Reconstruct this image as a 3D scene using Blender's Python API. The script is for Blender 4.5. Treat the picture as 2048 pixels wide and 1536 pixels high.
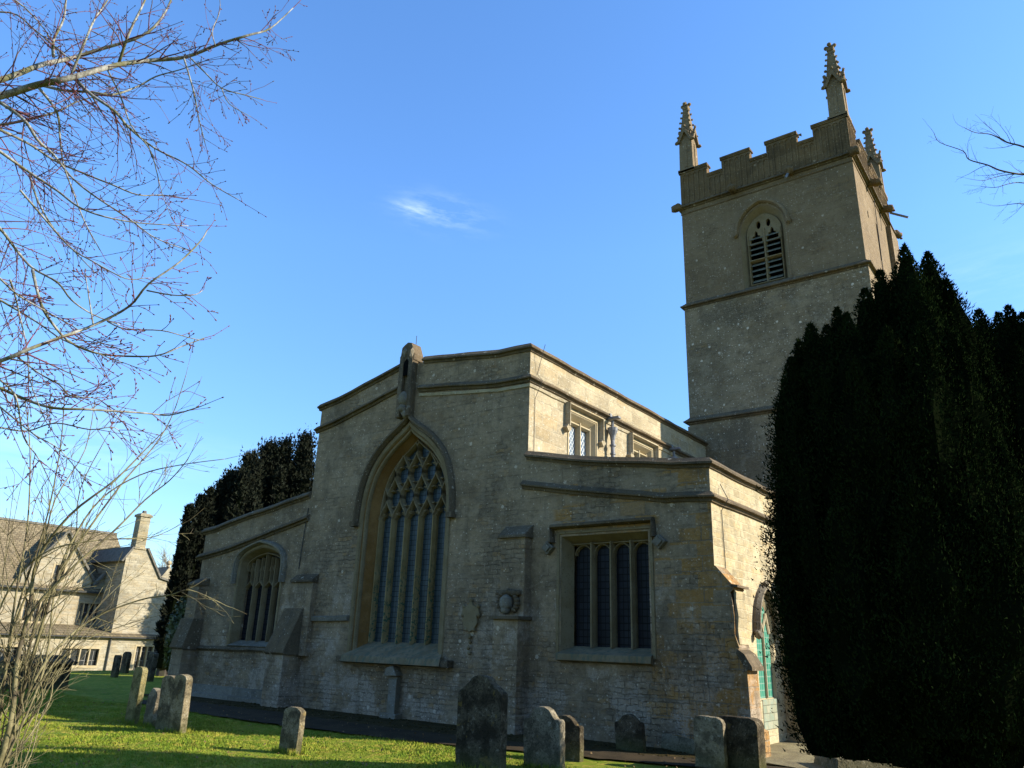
import bpy, bmesh, math, random
import numpy as np
from mathutils import Vector, Matrix, geometry
for o in list(bpy.data.objects): bpy.data.objects.remove(o)
S = bpy.context.scene
COL = S.collection
rnd = random.Random(7)
nrs = np.random.RandomState(5)

# ------------------------------------------------------------------ camera
F_PX, YAW, PIT, ROLL = 1514.34, -0.64647, 0.33313, 0.03359     # of a 2048 px wide frame
CAM = Vector((0, 0, 1.6))
_cy, _sy = math.cos(YAW), math.sin(YAW)
FW = Vector((_sy*math.cos(PIT), _cy*math.cos(PIT), math.sin(PIT)))
_r = Vector((_cy, -_sy, 0)); _u = _r.cross(FW)
RT = _r*math.cos(ROLL) + _u*math.sin(ROLL)
UP = -_r*math.sin(ROLL) + _u*math.cos(ROLL)
cd = bpy.data.cameras.new('camera'); cam = bpy.data.objects.new('camera', cd); COL.objects.link(cam)
m = Matrix((RT, UP, -FW)).transposed().to_4x4(); m.translation = CAM
cam.matrix_world = m
cd.sensor_width = 36; cd.lens = F_PX/2048*36; cd.clip_end = 3000; cd.clip_start = 0.05
S.camera = cam
S.render.resolution_x, S.render.resolution_y = 1024, 768

def ray(px, py): return RT*((px-1024)/F_PX) - UP*((py-768)/F_PX) + FW
def at_dist(px, py, t):          # point at horizontal distance t from the camera
    d = ray(px, py); return CAM + d*(t/math.hypot(d.x, d.y))

# ------------------------------------------------------------------ world and sun
SUN_EL, SUN_AZ = math.radians(27.5), math.atan2(.855, .52)      # azimuth from +Y towards +X
SUN_DIR = Vector((math.sin(SUN_AZ)*math.cos(SUN_EL), math.cos(SUN_AZ)*math.cos(SUN_EL), math.sin(SUN_EL)))
W = bpy.data.worlds.new('World'); S.world = W; W.use_nodes = True
wn, wl = W.node_tree.nodes, W.node_tree.links
wn.clear()
wo = wn.new('ShaderNodeOutputWorld'); bg = wn.new('ShaderNodeBackground')
sky = wn.new('ShaderNodeTexSky'); sky.sky_type = 'NISHITA'; sky.sun_disc = False
sky.sun_elevation = SUN_EL; sky.sun_rotation = SUN_AZ
sky.air_density = 1.0; sky.dust_density = 0.25; sky.ozone_density = 2.2; sky.altitude = 100
hs = wn.new('ShaderNodeHueSaturation'); hs.inputs['Saturation'].default_value = 1.12; hs.inputs['Value'].default_value = 1.0
tint = wn.new('ShaderNodeMix'); tint.data_type = 'RGBA'; tint.blend_type = 'MULTIPLY'; tint.inputs[0].default_value = 1
tint.inputs[7].default_value = (0.80, 0.955, 1.12, 1)
bg.inputs[1].default_value = 0.15
wl.new(sky.outputs[0], hs.inputs['Color']); wl.new(hs.outputs[0], tint.inputs[6])
# one wisp of cloud, placed by direction
tc = wn.new('ShaderNodeTexCoord')
def vmath(op, a, b=None):
    n = wn.new('ShaderNodeVectorMath'); n.operation = op; wl.new(a, n.inputs[0])
    if b is not None:
        if isinstance(b, (tuple, Vector)): n.inputs[1].default_value = tuple(b)
        else: wl.new(b, n.inputs[1])
    return n.outputs['Value'] if op in ('DOT_PRODUCT', 'LENGTH') else n.outputs[0]
def wmath(op, a, b=0.0):
    n = wn.new('ShaderNodeMath'); n.operation = op
    for i, v in enumerate((a, b)):
        if isinstance(v, (int, float)): n.inputs[i].default_value = v
        else: wl.new(v, n.inputs[i])
    return n.outputs[0]
def wisp(px, py, wu, wv, tilt, amp, seed):
    c = ray(px, py).normalized(); uu = (RT*math.cos(tilt) - UP*math.sin(tilt)); uu = (uu - c*uu.dot(c)).normalized(); vv = c.cross(uu)
    d = tc.outputs['Generated']
    a = wmath('MULTIPLY', vmath('DOT_PRODUCT', d, uu), 1/wu); b = wmath('MULTIPLY', vmath('DOT_PRODUCT', d, vv), 1/wv)
    r2 = wmath('ADD', wmath('MULTIPLY', a, a), wmath('MULTIPLY', b, b))
    g = wmath('POWER', 2.718, wmath('MULTIPLY', r2, -1))
    front = wmath('GREATER_THAN', vmath('DOT_PRODUCT', d, c), 0.5)
    no = wn.new('ShaderNodeTexNoise'); no.inputs['Scale'].default_value = seed; no.inputs['Detail'].default_value = 7; no.inputs['Roughness'].default_value = .62
    cv = wn.new('ShaderNodeCombineXYZ'); wl.new(wmath('MULTIPLY', a, .55), cv.inputs[0]); wl.new(wmath('MULTIPLY', b, .75), cv.inputs[1]); cv.inputs[2].default_value = seed
    no.inputs['Scale'].default_value = 1.6; wl.new(cv.outputs[0], no.inputs['Vector'])
    n2 = wmath('MULTIPLY', wmath('MAXIMUM', wmath('SUBTRACT', no.outputs[0], .42), 0), 4)
    return wmath('MULTIPLY', wmath('MULTIPLY', wmath('MULTIPLY', g, front), n2), amp)
cl = wmath('ADD', wisp(826, 420, .022, .0065, .28, .14, 40), wisp(880, 425, .05, .019, .2, .13, 26))
cl = wmath('ADD', cl, wisp(1960, 560, .12, .035, -.25, .05, 9))
cl = wmath('ADD', cl, wisp(100, 880, .16, .03, .1, .09, 8))
cm = wn.new('ShaderNodeMix'); cm.data_type = 'RGBA'; cm.clamp_factor = True
sz = wn.new('ShaderNodeSeparateXYZ'); wl.new(tc.outputs['Generated'], sz.inputs[0])
lowf = wn.new('ShaderNodeMapRange'); wl.new(sz.outputs[2], lowf.inputs[0]); lowf.inputs[1].default_value = 0.0; lowf.inputs[2].default_value = 0.48; lowf.inputs[3].default_value = 0.60; lowf.inputs[4].default_value = 1.0
lowv = vmath('SCALE', tint.outputs[2]); wl.new(lowf.outputs[0], wn[lowv.node.name].inputs[3])
wl.new(cl, cm.inputs[0]); wl.new(lowv, cm.inputs[6]); cm.inputs[7].default_value = (7.5, 8.0, 8.8, 1)
wl.new(cm.outputs[2], bg.inputs[0]); wl.new(bg.outputs[0], wo.inputs[0])

sd = bpy.data.lights.new('sun', 'SUN'); sd.energy = 5.0; sd.angle = math.radians(0.5); sd.color = (1, .93, .80)
so = bpy.data.objects.new('sun', sd); COL.objects.link(so)
so.rotation_euler = (-SUN_DIR).to_track_quat('-Z', 'Y').to_euler(); so.location = (20, 12, 30)
S.view_settings.view_transform = 'Standard'; S.view_settings.look = 'None'
S.view_settings.exposure = 1.2; S.view_settings.gamma = 1

# ------------------------------------------------------------------ node helper
class NT:
    def __init__(s, name):
        s.mat = bpy.data.materials.new(name); s.mat.use_nodes = True
        s.n, s.l = s.mat.node_tree.nodes, s.mat.node_tree.links
        s.b = s.n['Principled BSDF']; s.b.inputs['Specular IOR Level'].default_value = .25
        g = s.n.new('ShaderNodeNewGeometry'); s.pos = g.outputs['Position']; s.nor = g.outputs['True Normal']
    def put(s, sock, v):
        if v is None: return
        if isinstance(v, (int, float)): sock.default_value = v
        elif isinstance(v, tuple):
            sock.default_value = v if len(v) == len(sock.default_value) else v+(1,)
        else: s.l.new(v, sock)
    def m(s, op, a, b=0.0, clamp=False):
        n = s.n.new('ShaderNodeMath'); n.operation = op; n.use_clamp = clamp
        s.put(n.inputs[0], a); s.put(n.inputs[1], b); return n.outputs[0]
    def v(s, op, a, b=None):
        n = s.n.new('ShaderNodeVectorMath'); n.operation = op; s.put(n.inputs[0], a)
        if b is not None: s.put(n.inputs[3 if op == 'SCALE' else 1], b)
        return n.outputs[0]
    def sep(s, v):
        n = s.n.new('ShaderNodeSeparateXYZ'); s.l.new(v, n.inputs[0]); return n.outputs
    def comb(s, x, y, z):
        n = s.n.new('ShaderNodeCombineXYZ')
        for i, q in enumerate((x, y, z)): s.put(n.inputs[i], q)
        return n.outputs[0]
    def noise(s, vec, scale, detail=4, rough=.55, out=0):
        n = s.n.new('ShaderNodeTexNoise'); s.l.new(vec, n.inputs['Vector'])
        n.inputs['Scale'].default_value = scale; n.inputs['Detail'].default_value = detail; n.inputs['Roughness'].default_value = rough
        return n.outputs[out]
    def vor(s, vec, scale, feature='F1', out=0, rand=1):
        n = s.n.new('ShaderNodeTexVoronoi'); n.feature = feature; s.l.new(vec, n.inputs['Vector'])
        n.inputs['Scale'].default_value = scale; n.inputs['Randomness'].default_value = rand
        return n.outputs[out]
    def mix(s, f, a, b, bt='MIX'):
        n = s.n.new('ShaderNodeMix'); n.data_type = 'RGBA'; n.blend_type = bt; n.clamp_factor = True
        s.put(n.inputs[0], f); s.put(n.inputs[6], a); s.put(n.inputs[7], b); return n.outputs[2]
    def step(s, v, lo, hi):
        n = s.n.new('ShaderNodeMapRange'); s.put(n.inputs[0], v); n.inputs[1].default_value = lo; n.inputs[2].default_value = hi
        n.interpolation_type = 'SMOOTHSTEP'; return n.outputs[0]
    def wallvec(s):               # (along the wall, height, 0) for walls facing x or y
        p = s.sep(s.pos); n = s.sep(s.nor)
        ax = s.m('GREATER_THAN', s.m('ABSOLUTE', n[0]), .6)
        u = s.m('ADD', s.m('MULTIPLY', p[1], ax), s.m('MULTIPLY', p[0], s.m('SUBTRACT', 1, ax)))
        return u, p[2], s.comb(u, p[2], 0), p
    def brick(s, vec, w, h, mortar, c1=(0, 0, 0), c2=(1, 1, 1), cm=(.5, .5, .5), smooth=.3, squash=1.0, bias=0):
        n = s.n.new('ShaderNodeTexBrick'); s.l.new(vec, n.inputs['Vector']); n.inputs['Scale'].default_value = 1
        n.inputs['Brick Width'].default_value = w; n.inputs['Row Height'].default_value = h; n.inputs['Mortar Size'].default_value = mortar
        n.inputs['Mortar Smooth'].default_value = smooth; n.inputs['Bias'].default_value = bias
        n.inputs['Color1'].default_value = c1+(1,); n.inputs['Color2'].default_value = c2+(1,); n.inputs['Mortar'].default_value = cm+(1,)
        n.offset = .43; n.squash = squash; n.squash_frequency = 3
        return n.outputs[0], n.outputs[1]
    def bump(s, h, strength=.5, dist=.02, prev=None):
        n = s.n.new('ShaderNodeBump'); n.inputs['Strength'].default_value = strength; n.inputs['Distance'].default_value = dist
        s.l.new(h, n.inputs['Height'])
        if prev is not None: s.l.new(prev, n.inputs['Normal'])
        return n.outputs[0]
    def done(s, col, rough=.9, nor=None, spec=None, metal=None, k=(.66, .66, .66)):
        s.put(s.b.inputs['Base Color'], s.mix(1.0, col, k+(1,), 'MULTIPLY')); s.put(s.b.inputs['Roughness'], rough)
        if nor is not None: s.l.new(nor, s.b.inputs['Normal'])
        if spec is not None: s.b.inputs['Specular IOR Level'].default_value = spec
        if metal is not None: s.b.inputs['Metallic'].default_value = metal
        return s.mat

def stone(name, kind='render', tone=1.0, warm=1.0, speck=.5, dark=0.5, ochre=0.0, lime=0.0, w=.55, h=.27, k=(.66, .66, .66), upper=0):
    t = NT(name); u, z, vec, p = t.wallvec()
    T = lambda r, g, b: (r*tone*(.94+.06*warm), g*tone, b*tone*(1.5-.5*warm))
    wob = t.v('SCALE', t.v('SUBTRACT', t.noise(t.pos, 3.1, 3, .6, 1), (.5, .5, .5)), .05)
    vec2 = t.v('ADD', vec, wob)
    big = t.noise(t.pos, .55, 5, .6); mid = t.noise(t.pos, 2.3, 5, .65); fine = t.noise(t.pos, 34, 5, .7); grit = t.noise(t.pos, 110, 2, .6)
    col = t.mix(t.step(big, .40, .58), T(.25, .215, .155), T(.40, .35, .26))
    col = t.mix(t.m('MULTIPLY', t.step(mid, .48, .7), .7), col, T(.24, .215, .165))
    # squared blocks
    bc, bm = t.brick(vec2, w, h, .012 if kind != 'rubble' else .02)
    bc2, bm2 = t.brick(t.v('ADD', vec2, (3.7, 1.13, 0)), w, h, .012)
    # rubble: flat irregular stones
    wb2 = t.v('SCALE', t.v('SUBTRACT', t.noise(t.pos, 5.5, 4, .65, 1), (.5, .5, .5)), .11)
    rv = t.v('ADD', vec2, wb2)
    ra, jm = t.brick(rv, .25, .095, .010, smooth=.9, squash=.7); rb, jm2 = t.brick(t.v('ADD', rv, (5.3, 2.375, 0)), .25, .095, .010, squash=.7)
    rc = (t.sep(ra)[0], t.sep(rb)[0]); joint_r = t.m('MULTIPLY', jm, t.step(t.noise(t.pos, 11, 3, .6), .40, .56))
    if kind == 'ashlar': rm = 0.0; am = 1.0
    elif kind == 'rubble':
        rm = t.m('ADD', t.step(t.noise(t.pos, .9, 4, .6), .36, .5), 0); am = 0.25
    else:
        rm = t.m('MULTIPLY', t.step(t.m('ADD', t.noise(t.v('ADD', t.pos, (7.1, 3, 2)), .8, 5, .68), t.m('MULTIPLY', t.m('MAXIMUM', t.m('MINIMUM', t.m('SUBTRACT', 4.2, z), 4), -1.2), .022)), .47, .62), .8); am = t.m('ADD', .12, t.m('MULTIPLY', t.step(mid, .35, .6), .45))
    bcs = t.sep(bc)[0]; bvar = t.sep(bc2)[0]
    blk = t.mix(bcs, T(.235, .195, .13), T(.42, .36, .26))
    blk = t.mix(t.m('MULTIPLY', t.step(bvar, .6, .9), .55), blk, T(.36, .255, .12))
    col = t.mix(t.m('MULTIPLY', am, .75), col, blk) if not isinstance(am, float) else t.mix(am*.75, col, blk)
    rcol = t.mix(rc[0], T(.17, .15, .115), T(.41, .355, .26)); rcol = t.mix(t.m('MULTIPLY', t.step(t.noise(t.v('MULTIPLY', t.pos, (3.2, 3.2, 9)), 1, 4, .7), .48, .62), .7), rcol, T(.15, .135, .11)); rcol = t.mix(t.step(rc[1], .75, .9), rcol, T(.37, .25, .11))
    if not isinstance(rm, float): col = t.mix(t.m('MULTIPLY', rm, .8), col, rcol)
    if ochre:                    # golden quoins and blocks towards the outer corner and above the window
        px = p[0]
        corner = t.step(t.m('ADD', px, t.m('MULTIPLY', t.m('SUBTRACT', bcs, .5), .9)), -6.2, -6.15)
        row = t.step(bvar, .42, .46)
        over = t.m('MULTIPLY', t.step(t.m('ABSOLUTE', t.m('SUBTRACT', z, 4.12)), .3, .2), t.step(t.m('ABSOLUTE', t.m('ADD', px, 7.5)), 1.25, 1.1))
        scat = t.m('MULTIPLY', t.step(bvar, .86, .9), .8)
        low = t.m('MULTIPLY', scat, t.step(px, -8.6, -8.2))
        msk = t.m('MAXIMUM', t.m('MAXIMUM', t.m('MULTIPLY', corner, row), t.m('MULTIPLY', over, t.step(bcs, .25, .5))), low, True)
        msk = t.m('MULTIPLY', msk, t.m('SUBTRACT', 1, bm))
        col = t.mix(t.m('MULTIPLY', msk, ochre), col, t.mix(mid, (.28, .16, .045), (.46, .30, .10)))
    if lime:
        lm = t.m('MULTIPLY', t.step(t.noise(t.v('ADD', t.pos, (1.3, 0, 5)), 1.1, 6, .72), .5, .6), t.step(z, 3.3, 2.3))
        lm = t.m('MULTIPLY', lm, t.step(fine, .3, .6))
        col = t.mix(t.m('MULTIPLY', lm, lime), col, (.50, .50, .48))
    # mortar
    mort = T(.46, .42, .33)
    if kind == 'ashlar': col = t.mix(t.m('MULTIPLY', bm, t.m('ADD', .25, t.m('MULTIPLY', mid, .6))), col, mort)
    elif kind == 'rubble':
        col = t.mix(t.m('MULTIPLY', t.m('MULTIPLY', joint_r, rm), .5), col, T(.13, .115, .085))
        col = t.mix(t.m('MULTIPLY', bm, .35), col, mort)
    else:
        col = t.mix(t.m('MULTIPLY', t.m('MULTIPLY', joint_r, rm), .6), col, T(.10, .09, .07))
        col = t.mix(t.m('MULTIPLY', bm, t.m('MULTIPLY', t.step(mid, .42, .6), .5)), col, T(.13, .115, .09))
    st1 = t.noise(t.v('ADD', t.v('MULTIPLY', t.pos, (1, 1, .75)), (11, 5, 3)), .62, 6, .78)
    col = t.mix(t.m('MULTIPLY', t.step(st1, .50, .64), .62*min(1, dark+.3)), col, T(.115, .105, .085))
    st2 = t.noise(t.v('ADD', t.pos, (31, 15, 23)), 1.5, 6, .75)
    col = t.mix(t.m('MULTIPLY', t.step(st2, .54, .66), .5), col, T(.45, .42, .35))
    mot = t.noise(t.v('MULTIPLY', t.pos, (1, 1, 1.9)), 7.5, 6, .78)
    col = t.mix(t.m('MULTIPLY', t.step(mot, .50, .66), .65), col, T(.17, .155, .125))
    col = t.mix(t.m('MULTIPLY', t.step(mot, .47, .34), .5), col, T(.44, .40, .32))
    # grime, pits, lichen
    col = t.mix(t.m('MULTIPLY', t.step(fine, .52, .72), .45), col, T(.15, .135, .105))
    streak = t.noise(t.comb(t.m('MULTIPLY', u, 3.2), t.m('MULTIPLY', z, .35), 1.7), 1.3, 5, .6)
    col = t.mix(t.m('MULTIPLY', t.step(streak, .52, .75), .45*dark+.1), col, T(.125, .115, .09))
    pits = t.m('SUBTRACT', 1, t.step(t.vor(t.pos, 15, 'F1', 0), .05, .16))
    pits = t.m('MULTIPLY', pits, t.step(t.noise(t.pos, 4, 3, .6), .5, .62))
    col = t.mix(t.m('MULTIPLY', pits, .7), col, (.05, .045, .035))
    if speck:
        d1 = t.vor(t.pos, 11, 'F1', 0); c1 = t.sep(t.vor(t.pos, 11, 'F1', 1))[0]
        l1 = t.m('MULTIPLY', t.m('LESS_THAN', t.m('ADD', d1, t.m('MULTIPLY', fine, .25)), .29), t.m('GREATER_THAN', c1, .62))
        d2 = t.vor(t.pos, 3.0, 'F1', 0); c2 = t.sep(t.vor(t.pos, 3.0, 'F1', 1))[0]
        l2 = t.m('MULTIPLY', t.m('LESS_THAN', t.m('ADD', d2, t.m('MULTIPLY', fine, .3)), .27), t.m('GREATER_THAN', c2, .72))
        gr = t.m('MULTIPLY', t.step(grit, .58, .66), .35)
        l3 = t.m('MULTIPLY', t.step(t.noise(t.pos, 16, 5, .8), .57, .65), t.step(t.noise(t.pos, 1.7, 3, .6), .40, .58))
        col = t.mix(t.m('MULTIPLY', t.m('MAXIMUM', t.m('MAXIMUM', l1, l2), t.m('MAXIMUM', gr, t.m('MULTIPLY', l3, .8))), speck, True), col, (.70, .69, .63))
    if upper: col = t.mix(t.m('MULTIPLY', t.step(z, 13.1, 13.3), upper), col, t.mix(mid, (.15, .115, .07), (.23, .18, .115)))
    hgt = t.m('ADD', t.m('MULTIPLY', fine, .35), t.m('MULTIPLY', mid, .5))
    hgt = t.m('SUBTRACT', hgt, t.m('MULTIPLY', bm, .35 if kind != 'render' else .12))
    hgt = t.m('SUBTRACT', hgt, t.m('MULTIPLY', pits, .6))
    if not isinstance(rm, float): hgt = t.m('SUBTRACT', hgt, t.m('MULTIPLY', t.m('MULTIPLY', joint_r, rm), .8))
    return t.done(col, .93, t.bump(t.m('ADD', hgt, t.m('MULTIPLY', grit, .2)), .9, .04), spec=.12, k=k)

def simple(name, c1, c2, scale=8, rough=.85, bump=.4, bd=.01, c3=None, s3=40, spec=.2, metal=None, k=(.66, .66, .66)):
    t = NT(name); f = t.noise(t.pos, scale, 5, .65)
    col = t.mix(t.step(f, .35, .65), c1, c2); g = t.noise(t.pos, s3, 4, .7)
    if c3: col = t.mix(t.step(g, .54, .68), col, c3)
    return t.done(col, rough, t.bump(t.m('ADD', g, f), bump, bd), spec=spec, metal=metal, k=k)

M = {}
M['facade'] = stone('weathered render over rubble', 'render', 0.88, 1, .68, .85, ochre=.9, lime=.75, k=(.81, .665, .52))
M['nave'] = stone('lichened limestone', 'ashlar', 1.45, 1, .75, .2, w=.62, h=.30, k=(.69, .65, .56))
M['aisle'] = stone('coursed limestone', 'ashlar', 1.6, 1.08, .4, .3, w=.34, h=.155, k=(.69, .65, .55))
M['tower'] = stone('brown tower stone', 'render', .75, 1.1, 1.0, .6, k=(.80, .68, .55), upper=.45)
M['trim'] = stone('dressed stone trim', 'ashlar', .80, 1.0, .4, .5, w=1.3, h=1.1)
M['coping'] = stone('weathered coping stone', 'ashlar', .50, .95, .55, .9, w=.85, h=9.0, k=(.66, .56, .44))
M['parapet'] = stone('tower parapet stone', 'ashlar', .50, 1.15, .35, .6, w=.8, h=.45, k=(.82, .64, .46))
M['gold'] = simple('golden jamb stone', (.20, .12, .04), (.30, .20, .085), 1.6, .9, .5, .02, (.16, .12, .07), 24, .1, None, (.66, .56, .46))
M['jamb'] = simple('window stone', (.27, .22, .13), (.33, .285, .19), 2.6, .9, .5, .02, (.17, .15, .10), 24, .1, None, (.62, .55, .46))
M['warmjamb'] = simple('warm clerestory stone', (.46, .36, .20), (.52, .43, .27), 2.6, .9, .4, .01, (.34, .27, .16), 30)
M['slate'] = simple('stone slates', (.12, .11, .085), (.20, .18, .14), 4, .9, .6, .02, (.28, .27, .23), 20)
M['lead'] = simple('weathered lead', (.16, .16, .16), (.24, .24, .245), 6, .55, .3, .01, (.32, .32, .32), 25, .4)
M['litlead'] = simple('sunlit lead sheet', (.6, .6, .58), (.7, .7, .68), 4, .6)  # lead made pale, the sunlight on it put into the colour
M['wire'] = simple('dark wire', (.05, .05, .045), (.08, .08, .07), 6)
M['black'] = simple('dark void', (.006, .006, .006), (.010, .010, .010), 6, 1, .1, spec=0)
M['louvre'] = simple('grey green louvre wood', (.13, .13, .10), (.22, .22, .17), 3, .9, .5, .01, (.10, .12, .07), 20)

def stained_bar(name):           # mullions with copper staining
    t = NT(name); f = t.noise(t.pos, 2.5, 5, .65); g = t.noise(t.pos, 14, 5, .7); z = t.sep(t.pos)[2]
    col = t.mix(t.step(f, .35, .65), (.34, .28, .14), (.44, .38, .22))
    col = t.mix(t.m('MULTIPLY', t.step(g, .5, .6), t.step(z, 4.2, 2.4)), col, (.07, .17, .13))
    return t.done(col, .9, t.bump(g, .4, .01), spec=.1, k=(.55, .47, .38))
M['mullion'] = stained_bar('copper stained mullion')
def sillmat(name):
    t = NT(name); f = t.noise(t.pos, 3, 5, .65); g = t.noise(t.v('MULTIPLY', t.pos, (9, 9, 2.5)), 1, 5, .7)
    col = t.mix(t.step(f, .35, .65), (.22, .19, .12), (.32, .28, .19))
    col = t.mix(t.m('MULTIPLY', t.step(g, .47, .6), .8), col, (.14, .18, .14))
    return t.done(col, .9, t.bump(f, .6, .02), spec=.1, k=(.62, .54, .46))
M['sill'] = sillmat('copper stained sill')

def glass(name, base, lead, ver='rect', w=.16, h=.22, width=.07, rough=.25, spec=.5, var=.35):
    t = NT(name); u, z, vec, p = t.wallvec()
    if ver == 'dia':
        a = t.m('ADD', t.m('DIVIDE', u, w), t.m('DIVIDE', z, h)); b = t.m('SUBTRACT', t.m('DIVIDE', u, w), t.m('DIVIDE', z, h))
    else:
        a = t.m('DIVIDE', u, w); b = t.m('DIVIDE', z, h)
    fa = t.m('ABSOLUTE', t.m('SUBTRACT', t.m('FRACT', a), .5)); fb = t.m('ABSOLUTE', t.m('SUBTRACT', t.m('FRACT', b), .5))
    ln = t.m('GREATER_THAN', t.m('MAXIMUM', fa, fb), .5-width)
    cell = t.comb(t.m('FLOOR', a), t.m('FLOOR', b), 0)
    wnz = t.n.new('ShaderNodeTexWhiteNoise'); t.l.new(cell, wnz.inputs[0])
    n = t.noise(t.pos, 1.3, 4, .6)
    cc = t.mix(t.m('ADD', t.m('MULTIPLY', wnz.outputs[0], var), t.m('MULTIPLY', n, .5)), base, tuple(min(1, q*2.6+.01) for q in base))
    col = t.mix(ln, cc, lead)
    tilt = t.v('SCALE', t.v('SUBTRACT', wnz.outputs[1], (.5, .5, .5)), .06)
    nn = t.v('NORMALIZE', t.v('ADD', t.nor, tilt))
    return t.done(col, t.m('ADD', rough, t.m('MULTIPLY', ln, .5)), nn, spec=spec)
M['glassE'] = glass('leaded glass blue grey', (.019, .033, .037), (.010, .011, .011), 'rect', .09, .12, .05, .40, .35)
M['glassD'] = glass('dark leaded glass', (.005, .006, .009), (.011, .011, .010), 'rect', .10, .13, .07, .45, .15)
M['glassC'] = glass('clerestory lattice glass', (.05, .08, .11), (.62, .64, .62), 'dia', .11, .155, .10, .25, .5)
M['glassG'] = glass('green guarded glass', (.025, .16, .10), (.22, .36, .27), 'rect', .12, .12, .06, .4, .4, .2)
M['glassH'] = glass('cottage glass', (.012, .014, .016), (.16, .15, .13), 'rect', .45, .55, .04, .15, .5)

def headstone_mat(name, a, b, lich=.5):
    t = NT(name); f = t.noise(t.pos, 3.5, 6, .7); g = t.noise(t.pos, 38, 5, .7); z = t.sep(t.pos)[2]
    col = t.mix(t.step(f, .40, .58), tuple(q*.8 for q in a), tuple(q*1.15 for q in b))
    col = t.mix(t.m('MULTIPLY', t.step(g, .50, .62), .7), col, tuple(q*.4 for q in a))
    l1 = t.m('MULTIPLY', t.step(t.noise(t.pos, 17, 4, .7), .57, .63), t.step(f, .42, .6))
    col = t.mix(t.m('MULTIPLY', l1, lich), col, (.42, .42, .38))
    o = t.step(t.noise(t.v('ADD', t.pos, (9, 2, 1)), 6, 4, .6), .62, .68)
    col = t.mix(t.m('MULTIPLY', o, .35), col, (.26, .19, .05))
    moss = t.m('MULTIPLY', t.step(z, .35, .0), .5); col = t.mix(moss, col, (.08, .095, .035))
    return t.done(col, .95, t.bump(t.m('ADD', g, f), 1.0, .02), spec=.05, k=(.98, .86, .70))
M['hs_grey'] = headstone_mat('lichened headstone', (.10, .092, .07), (.20, .185, .135))
M['hs_dark'] = headstone_mat('dark headstone', (.040, .036, .028), (.08, .072, .055), .35)
M['hs_green'] = headstone_mat('green tinged headstone', (.13, .13, .065), (.21, .20, .11), .2)
M['hs_pale'] = headstone_mat('pale headstone', (.12, .115, .095), (.20, .19, .155), .6)

def bark(name, a, b, c, s=14):
    t = NT(name); v = t.v('MULTIPLY', t.pos, (1, 1, .6)); f = t.noise(v, s, 5, .7); g = t.noise(t.pos, s*.25, 4, .6)
    col = t.mix(t.step(f, .38, .62), a, b); col = t.mix(t.step(g, .48, .62), col, c)
    return t.done(col, .8, t.bump(f, .5, .006), spec=.25)
M['bark'] = bark('grey green bark', (.17, .155, .115), (.42, .40, .34), (.15, .14, .055), 22)
M['twig'] = bark('reddish twig', (.13, .04, .05), (.22, .08, .085), (.13, .09, .07), 30)
M['hazel'] = bark('yellow green stem', (.15, .125, .055), (.29, .245, .12), (.085, .065, .035), 18)
M['darkbark'] = bark('dark bark', (.05, .038, .03), (.09, .07, .055), (.07, .065, .04), 12)

def leafmat(name, a, b, c, rough=.5, spec=.35):
    t = NT(name); f = t.noise(t.pos, 2.2, 4, .6); g = t.noise(t.pos, 45, 2, .6)
    col = t.mix(t.step(f, .35, .65), a, b); col = t.mix(t.step(g, .5, .7), col, c)
    return t.done(col, rough, spec=spec, k=(.6, .6, .55))
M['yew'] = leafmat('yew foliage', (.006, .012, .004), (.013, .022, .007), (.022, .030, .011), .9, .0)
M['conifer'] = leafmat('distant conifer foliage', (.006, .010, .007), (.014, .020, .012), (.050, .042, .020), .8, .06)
M['inner'] = leafmat('shaded crown core', (.003, .005, .002), (.007, .010, .004), (.010, .013, .006), 1, 0)  # light-blocking solid core, near-black to put the crown's inner shade into colour
M['shrubleaf'] = leafmat('laurel foliage', (.05, .06, .01), (.12, .13, .02), (.16, .17, .04))

def grassmat(name, blade=False):
    t = NT(name); f = t.noise(t.pos, .9, 5, .65); g = t.noise(t.pos, 5.5, 4, .7); h = t.noise(t.pos, 60, 4, .75)
    col = t.mix(t.step(f, .35, .68), (.088, .150, .014), (.155, .195, .024))
    col = t.mix(t.m('MULTIPLY', t.step(g, .47, .66), .75), col, (.29, .25, .06))
    col = t.mix(t.m('MULTIPLY', t.step(h, .5, .7), .35), col, (.05, .10, .012))
    w_ = t.noise(t.v('ADD', t.pos, (3, 8, 0)), 2.2, 5, .75)
    col = t.mix(t.m('MULTIPLY', t.step(w_, .55, .68), .6), col, (.20, .155, .05))
    col = t.mix(t.m('MULTIPLY', t.step(w_, .44, .34), .6), col, (.045, .115, .018))
    if blade: return t.done(col, .8, spec=.08, k=(1.30, 1.15, .95))
    return t.done(col, .9, t.bump(t.m('ADD', h, g), .9, .03), spec=.05, k=(1.22, 1.08, .95))
M['grass'] = grassmat('mown grass'); M['blade'] = grassmat('grass blades', True)
M['path'] = simple('worn tarmac', (.030, .027, .020), (.055, .048, .034), 2, .9, .6, .01, (.09, .085, .06), 70, .1, None, (.75, .60, .42))
M['soil'] = simple('soil and gravel', (.035, .034, .018), (.07, .06, .035), 3, .95, .9, .02, (.12, .10, .06), 35, .05, None, (.75, .62, .4))
M['gravel'] = simple('pale gravel ground', (.20, .16, .085), (.30, .25, .13), 3, .95, .9, .02, (.12, .12, .05), 30)

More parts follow.
